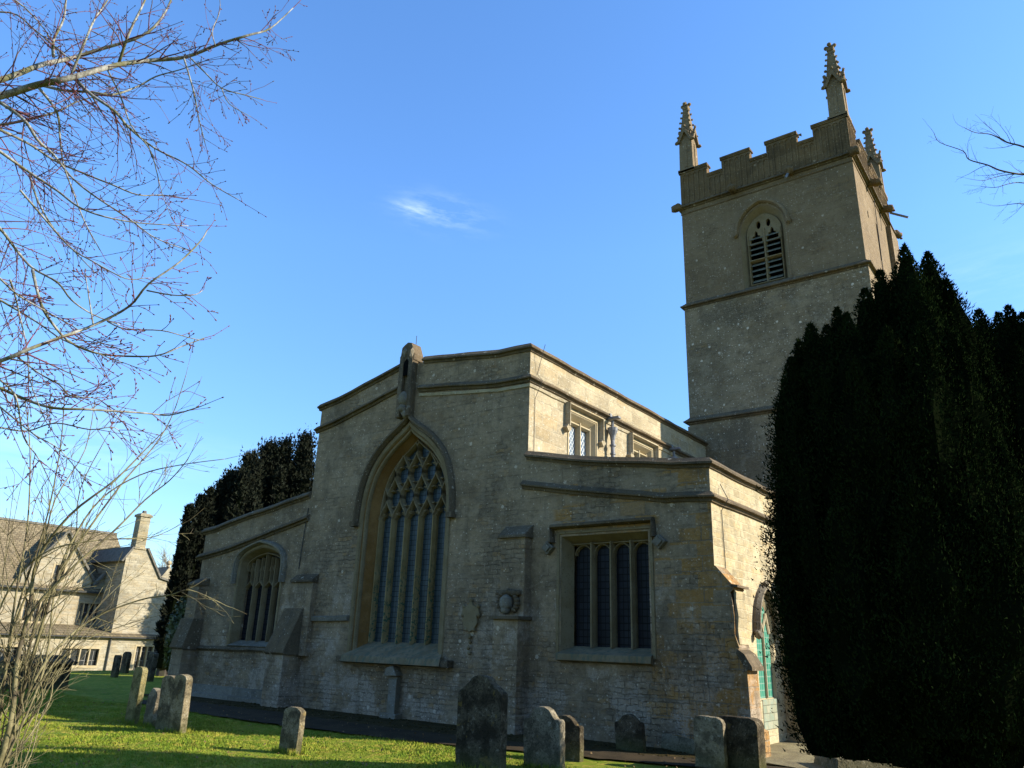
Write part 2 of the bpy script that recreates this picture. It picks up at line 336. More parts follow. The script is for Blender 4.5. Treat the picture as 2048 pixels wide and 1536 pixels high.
# ------------------------------------------------------------------ mesh helpers
class MB:
    def __init__(s): s.v = []; s.f = []
    def add(s, vs, fs):
        b = len(s.v); s.v += [tuple(q) for q in vs]; s.f += [tuple(i+b for i in f) for f in fs]; return s
    def box(s, x0, x1, y0, y1, z0, z1, top=0.0, tx=None):
        i = top; j = top if tx is None else tx
        vs = [(x0, y0, z0), (x1, y0, z0), (x1, y1, z0), (x0, y1, z0), (x0+j, y0+i, z1), (x1-j, y0+i, z1), (x1-j, y1-i, z1), (x0+j, y1-i, z1)]
        return s.add(vs, [(0, 3, 2, 1), (4, 5, 6, 7), (0, 1, 5, 4), (1, 2, 6, 5), (2, 3, 7, 6), (3, 0, 4, 7)])
    def prism(s, pts, fn, d0, d1, cap=True):      # polygon pts (u,z), fn(u,z,d) -> xyz, extruded from d0 to d1
        n = len(pts); A = [fn(p[0], p[1], d0) for p in pts]; B = [fn(p[0], p[1], d1) for p in pts]
        s.add(A+B, [(i, (i+1) % n, n+(i+1) % n, n+i) for i in range(n)])
        if cap:
            tri = geometry.tessellate_polygon([[Vector((p[0], p[1], 0)) for p in pts]])
            s.add(A, [t for t in tri]); s.add(B, [t[::-1] for t in tri])
        return s
    def tube(s, pts, rad, sides=6, cap=True):
        pts = [Vector(p) for p in pts]; n = len(pts)
        if not hasattr(rad, '__len__'): rad = [rad]*n
        t = (pts[1]-pts[0]).normalized(); a = t.orthogonal().normalized(); vs = []
        for i in range(n):
            t2 = (pts[min(i+1, n-1)]-pts[max(i-1, 0)])
            if t2.length < 1e-9: t2 = t
            t2.normalize(); a = (a - t2*a.dot(t2))
            a = a.normalized() if a.length > 1e-6 else t2.orthogonal().normalized(); b = t2.cross(a)
            for k in range(sides):
                q = 2*math.pi*k/sides; vs.append(pts[i]+(a*math.cos(q)+b*math.sin(q))*rad[i])
        fs = [(i*sides+k, i*sides+(k+1) % sides, (i+1)*sides+(k+1) % sides, (i+1)*sides+k) for i in range(n-1) for k in range(sides)]
        if cap: fs += [tuple(range(sides))[::-1], tuple(range((n-1)*sides, n*sides))]
        return s.add(vs, fs)
    def bar(s, pts, w, fn, d0, d1, ch=.35):        # stone bar along a (u,z) line: front face narrower than the body
        P = [Vector((p[0], p[1])) for p in pts]; n = len(P); prof = [(-.5, 1), (-.5, .55), (-.5*ch, 0), (.5*ch, 0), (.5, .55), (.5, 1)]
        vs = []; k = len(prof)
        for i in range(n):
            t = (P[min(i+1, n-1)]-P[max(i-1, 0)]).normalized(); nn = Vector((-t.y, t.x))
            for a, d in prof:
                q = P[i]+nn*(a*w); vs.append(fn(q.x, q.y, d0+(d1-d0)*d))
        s.add(vs, [(i*k+j, i*k+(j+1) % k, (i+1)*k+(j+1) % k, (i+1)*k+j) for i in range(n-1) for j in range(k)])
        return s.add([vs[j] for j in range(k)]+[vs[(n-1)*k+j] for j in range(k)], [tuple(range(k)), tuple(range(k, 2*k))[::-1]])
    def sweep(s, path, outs, prof):                # path of xyz, outs = outward vectors (mitred), prof = (out, up)
        n = len(path); k = len(prof); vs = []
        for p, o in zip(path, outs):
            for a, b in prof: vs.append((p[0]+o[0]*a, p[1]+o[1]*a, p[2]+b))
        s.add(vs, [(i*k+j, i*k+(j+1) % k, (i+1)*k+(j+1) % k, (i+1)*k+j) for i in range(n-1) for j in range(k)])
        return s.add([vs[j] for j in range(k)]+[vs[(n-1)*k+j] for j in range(k)], [tuple(range(k))[::-1], tuple(range(k, 2*k))])
    def blob(s, c, r, sub=2, amp=.0, seed=0):
        bm = bmesh.new(); bmesh.ops.create_icosphere(bm, subdivisions=sub, radius=1)
        rr = random.Random(seed); ph = [rr.uniform(0, 6) for _ in range(6)]
        vs = []
        for v in bm.verts:
            d = v.co; k = 1+amp*(math.sin(5*d.x+ph[0])+math.sin(6*d.y+ph[1])+math.sin(7*d.z+ph[2]))
            vs.append((c[0]+d.x*r[0]*k, c[1]+d.y*r[1]*k, c[2]+d.z*r[2]*k))
        fs = [tuple(v.index for v in f.verts) for f in bm.faces]; bm.free(); return s.add(vs, fs)
    def mesh(s, name, mat, bevel=0, smooth=False, fix=True):
        me = bpy.data.meshes.new(name); me.from_pydata(s.v, [], s.f); me.materials.append(mat)
        if fix or bevel:
            bm = bmesh.new(); bm.from_mesh(me)
            if bevel:
                bmesh.ops.remove_doubles(bm, verts=bm.verts, dist=1e-4)
                bmesh.ops.recalc_face_normals(bm, faces=bm.faces)
                ed = [e for e in bm.edges if len(e.link_faces) == 2 and e.calc_face_angle(0) > .5]
                bmesh.ops.bevel(bm, geom=ed, offset=bevel, segments=2, affect='EDGES', profile=.6)
            else: bmesh.ops.recalc_face_normals(bm, faces=bm.faces)
            bm.to_mesh(me); bm.free()
        if smooth: me.polygons.foreach_set('use_smooth', [True]*len(me.polygons))
        return me
    def build(s, name, mat, parent=None, bevel=0, smooth=False, fix=True):
        return link(name, s.mesh(name, mat, bevel, smooth, fix), parent)
def _each(s, name, mat, parent=None, bevel=0):
    par = list(range(len(s.v)))
    def find(a):
        while par[a] != a: par[a] = par[par[a]]; a = par[a]
        return a
    for f in s.f:
        for q in f[1:]: par[find(f[0])] = find(q)
    # prisms keep unshared caps: weld by position first
    seen = {}
    for i, v in enumerate(s.v):
        k = tuple(round(c, 5) for c in v)
        if k in seen: par[find(i)] = find(seen[k])
        else: seen[k] = i
    G = {}
    for f in s.f: G.setdefault(find(f[0]), []).append(f)
    out = []
    for fs in G.values():
        idx = sorted({i for f in fs for i in f}); mp = {i: k for k, i in enumerate(idx)}
        m2 = MB(); m2.v = [s.v[i] for i in idx]; m2.f = [tuple(mp[i] for i in f) for f in fs]; out.append(m2.build(name, mat, parent, bevel))
    return out
MB.each = _each
def link(name, me, parent=None, loc=None):
    o = bpy.data.objects.new(name, me); COL.objects.link(o)
    if parent: o.parent = parent
    if loc: o.location = loc
    return o
def tag(o, label=None, cat=None, group=None, kind=None):
    for k, v in (('label', label), ('category', cat), ('group', group), ('kind', kind)):
        if v: o[k] = v
    return o
def thing(name, label, cat, loc=(0, 0, 0), group=None):
    o = bpy.data.objects.new(name, None); COL.objects.link(o); o.location = loc; o.empty_display_size = .3
    return tag(o, label, cat, group)
def rawmesh(name, V, Fq, k, mat):                  # numpy verts and faces of k corners
    me = bpy.data.meshes.new(name); me.vertices.add(len(V)); me.vertices.foreach_set('co', V.astype('f').ravel())
    nf = len(Fq); me.loops.add(nf*k); me.loops.foreach_set('vertex_index', Fq.astype('i').ravel())
    me.polygons.add(nf); me.polygons.foreach_set('loop_start', np.arange(0, nf*k, k, dtype='i'))
    me.materials.append(mat); me.update(calc_edges=True); me.validate(); return me

YF = 13.115                                       # the east front stands in this plane
fE = lambda u, z, d: (u, YF+d, z)                  # d goes into the wall
def fX(X): return lambda u, z, d: (X-d, u, z)      # walls facing +x
def wall(mb, outer, holes, fn, thick):
    loops = [outer]+holes; allp = [p for l in loops for p in l]
    tri = geometry.tessellate_polygon([[Vector((p[0], p[1], 0)) for p in l] for l in loops])
    A = [fn(p[0], p[1], 0) for p in allp]; B = [fn(p[0], p[1], thick) for p in allp]; n = len(allp)
    mb.add(A+B, [t for t in tri]+[tuple(i+n for i in t)[::-1] for t in tri]); b = 0
    for l in loops:
        k = len(l); mb.add([fn(p[0], p[1], 0) for p in l]+[fn(p[0], p[1], thick) for p in l], [(i, (i+1) % k, k+(i+1) % k, k+i) for i in range(k)])
OG = [(1, 0), (.99, .1), (.975, .2), (.945, .3), (.90, .4), (.845, .49), (.775, .57), (.69, .64), (.59, .71), (.47, .78), (.35, .835), (.24, .88), (.15, .92), (.07, .957), (0, 1)]
FC = [(1, 0), (.985, .2), (.95, .38), (.87, .54), (.74, .68), (.56, .80), (.36, .89), (.18, .95), (0, 1)]
def PT(n=9):
    return None
def half(kind, hw, rise):
    if kind == 'og': return [(a*hw, b*rise) for a, b in OG]
    if kind == 'fc': return [(a*hw, b*rise) for a, b in FC]
    r = (hw*hw+rise*rise)/(2*hw); am = math.asin(min(1, rise/r)); return [(r*math.cos(am*i/10)-(r-hw), r*math.sin(am*i/10)) for i in range(11)]
def arch(cx, hw, z0, zs, za, kind, shift=0):
    h = half(kind, hw, za-zs); pts = [(cx-hw, z0)]
    pts += [(cx-a, zs+b) for a, b in h]; pts += [(cx+a, zs+b) for a, b in h[-2::-1]]; pts += [(cx+hw, z0)]
    return pts
def head(cx, hw, zs, za, kind):                   # just the arched line
    return arch(cx, hw, zs, zs, za, kind)[1:-1]
def inside(poly, x, z):
    c = False; n = len(poly)
    for i in range(n):
        x1, z1 = poly[i]; x2, z2 = poly[(i+1) % n]
        if (z1 > z) != (z2 > z) and x < (x2-x1)*(z-z1)/(z2-z1)+x1: c = not c
    return c
def loft(mb, A, B, fn, d0, d1, closed=True):
    n = len(A); k = n if closed else n-1
    mb.add([fn(p[0], p[1], d0) for p in A]+[fn(p[0], p[1], d1) for p in B], [(i, (i+1) % n, n+(i+1) % n, n+i) for i in range(k)])
def sm(t): t = max(0, min(1, t)); return t*t*(3-2*t)
STRING = [(-.02, -.09), (.04, -.085), (.06, -.03), (.125, -.02), (.13, .01), (.10, .03), (.03, .10), (-.02, .10)]
COPE = [(-.42, -.11), (.03, -.11), (.05, -.06), (.11, -.05), (.115, -.01), (.09, .01), (.01, .09), (-.42, .11)]
HOOD = None

# ------------------------------------------------------------------ ground
gx = np.concatenate([[-1500, -600, -250, -120, -80], np.arange(-60, 24, 1.0), [40, 80, 200, 600, 1500]])
gy = np.concatenate([[-1500, -500, -150, -50, -20], np.arange(-8, 60, 1.0), [80, 150, 400, 1500]])
def gz(x, y):
    z = -1.1*sm((-x-36)/7)
    return z + .02*math.sin(x*.9+y*.4)*math.sin(y*.7)*(1 if -40 < x < 0 and y < 10.4 else 0)
V = [(x, y, gz(x, y)) for y in gy for x in gx]; nx = len(gx)
g = MB().add(V, [(j*nx+i, j*nx+i+1, (j+1)*nx+i+1, (j+1)*nx+i) for j in range(len(gy)-1) for i in range(nx-1)])
tag(g.build('ground', M['grass'], smooth=True), 'close mown churchyard lawn round the church', 'lawn', kind='structure')
def sheet(name, pts, z, mat, label):
    P2 = []
    for i, a in enumerate(pts):
        b = pts[(i+1) % len(pts)]; L = math.hypot(b[0]-a[0], b[1]-a[1]); n = max(1, min(90, int(L/.18)))
        for j in range(n): P2.append((a[0]+(b[0]-a[0])*j/n+rnd.gauss(0, .025), a[1]+(b[1]-a[1])*j/n+rnd.gauss(0, .035)))
    pts = P2
    mb = MB(); tri = geometry.tessellate_polygon([[Vector((p[0], p[1], 0)) for p in pts]])
    mb.add([(p[0], p[1], z) for p in pts], tri); o = mb.build(name, mat); tag(o, label, 'path' if name == 'path' else 'ground', kind='structure')
    for p in o.data.polygons: pass
    return o
sheet('path', [(-19.6, 10.9), (-18.5, 10.45), (-15, 10.2), (-10, 10.3), (-7.4, 10.9), (-5.2, 11.4), (-3.2, 11.9), (-3.2, 12.7), (-5.4, 12.3), (-8, 11.7), (-11, 11.6), (-15, 11.8), (-19.6, 11.9)], .03, M['path'], 'dark tarmac path along the foot of the east wall')
sheet('soil_strip', [(-21.6, 11.95), (-15, 11.75), (-11, 11.55), (-8, 11.65), (-5.4, 12.25), (-4.3, 12.7), (-4.3, 24), (-21.6, 24)], .024, M['soil'], 'bare soil and gravel at the foot of the church')
sheet('gravel_patch', [(-5.6, 13.8), (-4.9, 12.9), (-3.6, 12.5), (-1.8, 13.0), (0, 14.6), (0, 24), (-5.6, 24)], .028, M['gravel'], 'pale gravelly ground beside the south wall')

# grass blades on the near lawn
N = 240000
gxp = nrs.uniform(-25, -3.5, N); gyp = nrs.uniform(3.5, 10.6, N)
lim = np.interp(gxp, [-19.7, -18.5, -15, -10, -7.4, -5.2, -3.2], [10.6, 10.45, 10.2, 10.3, 10.9, 11.4, 11.9]); k = gyp < lim+.02+np.abs(nrs.normal(0, .07, N))
gxp, gyp = gxp[k], gyp[k]; n = len(gxp); a = nrs.uniform(0, 6.283, n); hgt = nrs.uniform(.010, .030, n)*(1+.5*np.sin(gxp*2.3)*np.sin(gyp*3.1)); wd = nrs.uniform(.006, .013, n)
z0 = .02*np.sin(gxp*.9+gyp*.4)*np.sin(gyp*.7); lx = nrs.normal(0, .02, n); ly = nrs.normal(0, .02, n)
V = np.stack([np.stack([gxp-np.cos(a)*wd, gyp-np.sin(a)*wd, z0-.01], 1), np.stack([gxp+np.cos(a)*wd, gyp+np.sin(a)*wd, z0-.01], 1), np.stack([gxp+lx, gyp+ly, z0+hgt], 1)], 1).reshape(-1, 3)
tag(link('grass_blades', rawmesh('grass_blades', V, np.arange(3*n).reshape(-1, 3), 3, M['blade'])), 'short grass growing on the lawn among the headstones', 'grass', kind='stuff')
ML = simple('dead leaves', (.16, .09, .035), (.28, .18, .08), 9, .8, .2, .01, (.10, .055, .025), 30)
N = 1100; P = np.stack([nrs.uniform(-20, -4, N), nrs.uniform(3.6, 12.2, N), np.full(N, .045)], 1); a = nrs.uniform(0, 6.283, N); r_ = nrs.uniform(.010, .026, N)
c1 = np.stack([np.cos(a)*r_, np.sin(a)*r_, nrs.normal(0, .006, N)], 1); c2 = np.stack([-np.sin(a)*r_*.6, np.cos(a)*r_*.6, nrs.normal(0, .008, N)], 1)
tag(link('fallen_leaves', rawmesh('fallen_leaves', np.stack([P-c1, P+c2, P+c1, P-c2], 1).reshape(-1, 3), np.arange(4*N).reshape(-1, 4), 4, ML)), 'scattered dead brown leaves on the lawn and path', 'leaves', kind='stuff')
HSP = [(-15.02, 8.30, .46), (-14.32, 8.30, .4), (-13.78, 8.45, .4), (-13.10, 8.12, .42), (-9.99, 8.05, .44), (-7.10, 8.98, .78), (-6.57, 9.75, .62)]
T1 = []
for (x, y, w) in HSP:
    n = 420; tx = x+nrs.uniform(-w/2-.06, w/2+.06, n); sd_ = nrs.choice([-1, 1], n); ty = y+sd_*(.075+np.abs(nrs.normal(0, .025, n))); a = nrs.uniform(0, 6.283, n); hh = nrs.uniform(.03, .11, n)
    T1.append(np.stack([np.stack([tx-np.cos(a)*.006, ty-np.sin(a)*.006, np.zeros(n)-.02], 1), np.stack([tx+np.cos(a)*.006, ty+np.sin(a)*.006, np.zeros(n)-.02], 1), np.stack([tx+nrs.normal(0, .025, n), ty+nrs.normal(0, .025, n), hh], 1)], 1).reshape(-1, 3))
T1 = np.concatenate(T1); tag(link('grass_tufts', rawmesh('grass_tufts', T1, np.arange(len(T1)).reshape(-1, 3), 3, M['blade'])), 'longer unmown grass round the feet of the headstones', 'grass', kind='stuff')
# loose pale stones and litter along the wall foot
lb = MB()
for i in range(420):
    x = rnd.uniform(-18, -5.0); y = rnd.uniform(11.9, 13.0); r = rnd.uniform(.01, .035)
    lb.blob((x, y, .03), (r*1.3, r, r*.6), 1, .05, i)
tag(lb.build('loose_stones', M['soil']), 'scattered small stones along the foot of the east wall', 'stones', kind='stuff')

# ------------------------------------------------------------------ church
CH = thing('church', 'stone parish church with tall crocketed west tower and traceried east window', 'church', (-10, 18, 0))
CH.location = (0, 0, 0)
NX0, NX1 = -16.55, -9.40                           # nave sides
AX0, AX1 = -21.35, -5.29                           # outer aisle sides
# openings
gwo = arch(-13.05, 1.42, 1.28, 4.5, 6.72, 'og'); gwi = arch(-13.02, 1.15, 1.57, 4.5, 6.48, 'og')
rwo = [(-8.50, 1.46), (-8.50, 3.74), (-6.56, 3.74), (-6.56, 1.46)]; rwi = [(-8.36, 1.62), (-8.36, 3.62), (-6.60, 3.62), (-6.60, 1.62)]
lwo = arch(-18.40, .94, 1.36, 3.45, 3.98, 'fc'); lwi = arch(-18.43, .87, 1.50, 3.38, 3.88, 'fc')
east = [(AX0+.35, -.3), (AX0+.1, 2.0), (AX0, 4.62), (-19.6, 4.84), (NX0-.03, 5.30), (NX0-.02, 7.72), (-15.8, 7.86), (-13.45, 8.40), (-12.75, 8.40), (-10.3, 8.08), (NX1, 8.05),
        (NX1, 5.58), (-8.0, 5.30), (-6.2, 5.05), (AX1, 4.93), (AX1, -.3)]
mb = MB(); wall(mb, east, [gwo, rwo, lwo], fE, .62); mb.build('east_wall', M['facade'], CH)
# nave south clerestory wall
mb = MB(); cw = [[(14.78, 5.9), (14.78, 6.98), (16.02, 6.98), (16.02, 5.9)], [(17.93, 5.9), (17.93, 6.98), (19.13, 6.98), (19.13, 5.9)]]
wall(mb, [(YF+.003, 4.9), (YF+.003, 8.046), (29.5, 8.046), (29.5, 4.9)], cw, fX(NX1+.003), .5); mb.build('clerestory_wall', M['nave'], CH)
# south aisle side wall
sw = arch(15.46, .47, .78, 2.02, 2.68, 'pt')
mb = MB(); wall(mb, [(YF+.003, -.3), (YF+.003, 4.925), (23.0, 4.925), (23.0, -.3)], [sw], fX(AX1+.003), .5); mb.build('aisle_wall', M['aisle'], CH)
mb = MB(); mb.box(NX0, NX0+.5, YF+.62, 30, 0, 7.7); mb.box(AX0+.05, AX0+.5, YF+.62, 29, -.3, 4.6); mb.box(AX0+.1, NX1-.01, 29, 29.6, -.3, 7.7); mb.each('north_wall', M['nave'], CH)
mb = MB(); mb.add([(NX0+.4, YF+.6, 7.2), (-13, YF+.6, 8.15), (-13, 29, 8.15), (NX0+.4, 29, 7.2), (NX1-.4, YF+.6, 7.2), (NX1-.4, 29, 7.2)], [(0, 1, 2, 3), (1, 4, 5, 2)])
mb.add([(NX1-.02, YF+.6, 5.2), (AX1-.4, YF+.6, 4.3), (AX1-.4, 23, 4.3), (NX1-.02, 23, 5.2)], [(0, 1, 2, 3)])
mb.add([(NX0-.02, YF+.6, 5.0), (AX0+.4, YF+.6, 4.2), (AX0+.4, 29, 4.2), (NX0-.02, 29, 5.0)], [(0, 1, 2, 3)])
mb.build('roof', M['lead'], CH)
mb = MB(); mb.box(-12.62, -12.15, YF+.75, YF+4, 8.18, 8.62); mb.build('sunlit_lead', M['litlead'], CH, .01)  # pale box standing in for a sunlit bit of roof leadwork
# strings and copings: each run follows the wall top, with a mitred corner on the south side
O = (0, -1); DG = (1, -1); XO = (1, 0)
def run(name, pts, prof, mat, label=None):
    mb = MB(); P, U = [], []
    for p, o in pts: P.append(p); U.append(o)
    # small waviness of old masonry
    P2, U2 = [], []
    for i in range(len(P)-1):
        a, b = Vector(P[i]), Vector(P[i+1]); L = (b-a).length; n = max(1, int(L/.45))
        for j in range(n):
            t = j/n; q = a.lerp(b, t)
            if 0 < j: q.z += rnd.uniform(-.012, .012)
            P2.append(q); U2.append((U[i][0]*(1-t)+U[i+1][0]*t, U[i][1]*(1-t)+U[i+1][1]*t) if U[i] == U[i+1] else (U[i][0], U[i][1]) if j == 0 else ((0, -1) if abs(b.y-a.y) < .1 else (1, 0)))
    P2.append(Vector(P[-1])); U2.append(U[-1])
    mb.sweep(P2, U2, prof); return mb.build(name, mat, CH)
E = YF
run('coping', [((NX0-.1, E, 7.80), O), ((-15.9, E, 7.90), O), ((-13.5, E, 8.45), O)], COPE, M['coping'])
run('coping', [((-12.72, E, 8.45), O), ((-10.3, E, 8.13), O), ((NX1, E, 8.10), DG), ((NX1, 23.1, 8.10), XO)], COPE, M['coping'])
run('coping', [((NX1-.02, E, 5.56), O), ((-8.0, E, 5.28), O), ((-6.0, E, 4.99), O), ((AX1, E, 4.93), DG), ((AX1, 23.0, 4.93), XO)], COPE, M['coping'])
run('coping', [((AX0-.1, E, 4.60), O), ((-20.8, E, 4.66), O), ((-19.6, E, 4.88), O), ((NX0-.05, E, 5.32), O)], COPE, M['coping'])
run('string_course', [((NX0-.12, E, 7.12), O), ((-15.9, E, 7.24), O), ((-13.52, E, 7.80), O)], STRING, M['coping'])
run('string_course', [((-12.82, E, 7.68), O), ((-10.3, E, 7.36), O), ((NX1, E, 7.33), DG), ((NX1, 23.1, 7.33), XO)], STRING, M['coping'])
run('string_course', [((NX1-.10, E, 4.90), O), ((-8.0, E, 4.63), O), ((-6.2, E, 4.33), O), ((AX1, E, 4.28), DG), ((AX1, 23.0, 4.28), XO)], STRING, M['coping'])
run('string_course', [((AX0-.15, E, 3.82), O), ((-20.4, E, 3.95), O), ((-19.4, E, 4.12), O), ((NX0+.0, E, 4.68), O)], STRING, M['coping'])
run('string_course', [((AX0+.25, E, 1.27), O), ((-16.0, E, 1.30), O)], [(q[0]*.75, q[1]*.7) for q in STRING], M['coping'])
run('string_course', [((-15.9, E, 2.10), O), ((-14.6, E, 2.12), O)], [(-.02, -.07), (.09, -.06), (.11, .04), (-.02, .07)], M['trim'])
# pale fillet under the nave string
run('string_fillet', [((-12.8, E, 7.53), O), ((-10.3, E, 7.21), O), ((NX1, E, 7.18), DG), ((NX1, 23.1, 7.18), XO)], [(-.02, -.05), (.03, -.05), (.045, .02), (-.02, .03)], M['nave'])
# plinths
mb = MB(); mb.box(AX0+.62, -16.88, E-.12, E+.1, -.2, .33, .0); mb.box(AX0+.62, -16.88, E-.24, E-.118, -.2, .13); mb.each('plinth', M['trim'], CH, .015)

def bars(mb, lst, w, fn, d0, d1): 
    for l in lst: mb.bar(l, w, fn, d0, d1)
def clip(line, poly):
    out, cur = [], []
    for p in line:
        if inside(poly, *p): cur.append(p)
        else:
            if len(cur) > 1: out.append(cur)
            cur = []
    if len(cur) > 1: out.append(cur)
    return out
# --- great east window
GW = MB(); loft(GW, gwo, gwi, fE, .003, .36)
fr = head(-13.05, 1.50, 4.5, 6.84, 'og')
gw = GW.build('east_window', M['gold'], CH)
mb = MB(); sh = arch(-13.05, 1.47, 1.3, 4.5, 6.79, 'og'); mb.bar(sh, .13, fE, -.03, .04, .6); sh = arch(-13.05, 1.36, 1.3, 4.5, 6.66, 'og'); mb.bar(sh, .09, fE, .04, .12, .6); mb.build('jamb_moulding', M['jamb'], gw)
mb = MB(); hd = [(-13.05-1.60, 4.42)]+head(-13.05, 1.60, 4.5, 6.98, 'og')+[(-13.05+1.60, 4.42)]
mb.bar(hd, .12, fE, -.15, .01, .4); mb.box(-14.74, -14.56, E-.18, E, 4.32, 4.44); mb.box(-11.54, -11.36, E-.18, E, 4.32, 4.44)
mb.build('hood_mould', M['coping'], gw)
mb = MB(); mb.prism(gwi, fE, .44, .46); mb.build('glass', M['glassE'], gw)
mb = MB(); p = 2.30/5; xl = -13.02-1.15
for i in range(1, 5): mb.bar([(xl+p*i, 1.57), (xl+p*i, 4.5)], .085, fE, .27, .44)
mb.bar([(xl+.02, 1.57), (xl+.02, 4.5)], .07, fE, .27, .44); mb.bar([(xl+2.28, 1.57), (xl+2.28, 4.5)], .07, fE, .27, .44)
mb.each('mullion', M['mullion'], gw)
mb = MB(); RH = .58; 
for row in range(4):
    z0 = 4.5+row*RH
    for i in range(-1, 8):
        xm = xl+p*(i+.5*(row % 2))
        for sgn in (-1, 1):
            ln = [(xm+sgn*p/2*sm(t/14), z0+RH*.86*t/14) for t in range(15)]+[(xm+sgn*p/2, z0+RH)]
            for c in clip(ln, gwi): mb.bar(c, .07, fE, .27, .44)
        # cusps in the cell below this split
        for (dx, dz, a) in ((-.10, -.22, .5), (.10, -.22, -.5), (-.085, -.40, -.3), (.085, -.40, .3)):
            cx, cz = xm+p/2, z0+RH*.9
            c1 = (cx+dx*1.9, cz+dz); c2 = (cx+dx*.75, cz+dz+.02)
            if inside(gwi, *c1) and inside(gwi, *c2) and row < 4: mb.bar([c1, c2], .06, fE, .32, .44)
for i in range(5):                                 # cusped light heads
    cx = xl+p*(i+.5)
    for s in (-1, 1):
        ln = [(cx+s*.21, 4.48), (cx+s*.13, 4.60), (cx+s*.07, 4.60)]
        mb.bar(ln, .05, fE, .32, .44)
ring = head(-13.02, 1.13, 4.5, 6.44, 'og'); mb.bar(ring, .07, fE, .28, .44)
mb.build('tracery', M['jamb'], gw)
mb = MB(); mb.add([(-14.2, E+.40, 1.60), (-11.84, E+.40, 1.60), (-11.40, E-.22, 1.28), (-14.50, E-.22, 1.28), (-14.50, E-.26, 1.14), (-11.40, E-.26, 1.14), (-14.45, E+.05, 1.10), (-11.44, E+.05, 1.10)],
                  [(0, 1, 2, 3), (3, 2, 5, 4), (4, 5, 7, 6), (0, 3, 4, 6), (1, 7, 5, 2)]); mb.build('sill', M['sill'], gw, .012)
mb = MB(); mb.box(-14.72, -14.5, E-.2, E, 1.12, 1.26); mb.box(-11.4, -11.2, E-.22, E, 1.12, 1.27); mb.each('sill_stop', M['coping'], gw, .02)
# --- window of the south aisle, square headed
GW = MB(); loft(GW, rwo, rwi, fE, .003, .27); rw = GW.build('aisle_window', M['jamb'], CH)
mb = MB(); mb.bar([(-8.57, 1.46), (-8.57, 3.81), (-6.49, 3.81), (-6.49, 1.46)], .10, fE, -.025, .04, .6); mb.build('jamb_moulding', M['jamb'], rw)
mb = MB(); mb.bar([(-8.70, 3.62), (-8.70, 3.94), (-6.42, 3.94), (-6.42, 3.62)], .10, fE, -.16, .01, .4); mb.build('hood_mould', M['coping'], rw)
mb = MB()
for x in (-8.78, -6.30):
    mb.prism([(x-.14, 3.52), (x, 3.66), (x+.14, 3.52), (x, 3.38)], fE, -.12, .01)
    mb.prism([(x-.09, 3.52), (x, 3.61), (x+.09, 3.52), (x, 3.43)], fE, -.16, -.12)
mb.each('label_stop', M['trim'], rw, .006)
mb = MB(); mb.prism(rwi, fE, .36, .38); mb.build('glass', M['glassD'], rw)
mb = MB(); q = 1.76/4
for i in range(1, 4): mb.bar([(-8.36+q*i, 1.62), (-8.36+q*i, 3.62)], .085, fE, .18, .36)
mb.each('mullion', M['jamb'], rw)
mb = MB()
for i in range(4):
    cx = -8.36+q*(i+.5); mb.bar([(cx+(q/2-.03)*math.cos(a), 3.38+.20*math.sin(a)) for a in [math.pi*k/10 for k in range(11)]], .04, fE, .26, .36)
mb.bar([(-8.36, 3.60), (-6.60, 3.60)], .05, fE, .22, .36); mb.build('tracery', M['jamb'], rw)
mb = MB(); mb.add([(-8.40, E+.30, 1.64), (-6.56, E+.30, 1.64), (-6.50, E-.14, 1.50), (-8.52, E-.14, 1.50), (-8.52, E-.15, 1.38), (-6.50, E-.15, 1.38), (-8.50, E+.03, 1.34), (-6.52, E+.03, 1.34)],
                  [(0, 1, 2, 3), (3, 2, 5, 4), (4, 5, 7, 6), (0, 3, 4, 6), (1, 7, 5, 2)]); mb.build('sill', M['sill'], rw, .01)
# --- window of the north aisle, four centred
GW = MB(); loft(GW, lwo, lwi, fE, .003, .26); lw = GW.build('aisle_window', M['jamb'], CH)
mb = MB(); mb.bar(arch(-18.40, .99, 1.38, 3.45, 4.04, 'fc'), .11, fE, -.025, .04, .6); mb.build('jamb_moulding', M['jamb'], lw)
mb = MB(); mb.bar([(-19.48, 3.02)]+head(-18.40, 1.08, 3.45, 4.14, 'fc')+[(-17.32, 3.02)], .12, fE, -.15, .01, .4); mb.build('hood_mould', M['trim'], lw)
mb = MB(); mb.prism(lwi, fE, .33, .35); mb.build('glass', M['glassD'], lw)
mb = MB(); q = 1.74/4; xL = -19.30
for i in range(1, 4): mb.bar([(xL+q*i, 1.5), (xL+q*i, 3.70+.12*(i == 2))], .07, fE, .17, .33)
mb.each('mullion', M['jamb'], lw)
mb = MB()
for i in range(4):
    c = xL+q*(i+.5)
    for s in (-1, 1): mb.bar([(c+s*q/2*(1-sm(t/8)), 2.88+.24*t/8) for t in range(9)], .05, fE, .20, .33)
    mb.bar([(c, 3.12), (c, 3.60 if i in (0, 3) else 3.74)], .04, fE, .20, .33)
    for s in (-1, 1): mb.bar([(c+s*q/4, 3.36), (c+s*q/4*.2, 3.50)], .04, fE, .23, .33)
mb.bar(head(-18.43, .85, 3.38, 3.85, 'fc'), .06, fE, .17, .33)
mb.build('tracery', M['jamb'], lw)
mb = MB(); mb.add([(-19.3, E+.28, 1.52), (-17.5, E+.28, 1.52), (-17.3, E-.06, 1.38), (-19.4, E-.06, 1.38), (-19.4, E+.02, 1.33), (-17.3, E+.02, 1.33)],
                  [(0, 1, 2, 3), (3, 2, 5, 4), (0, 3, 4), (1, 5, 2)]); mb.build('sill', M['trim'], lw, .01)
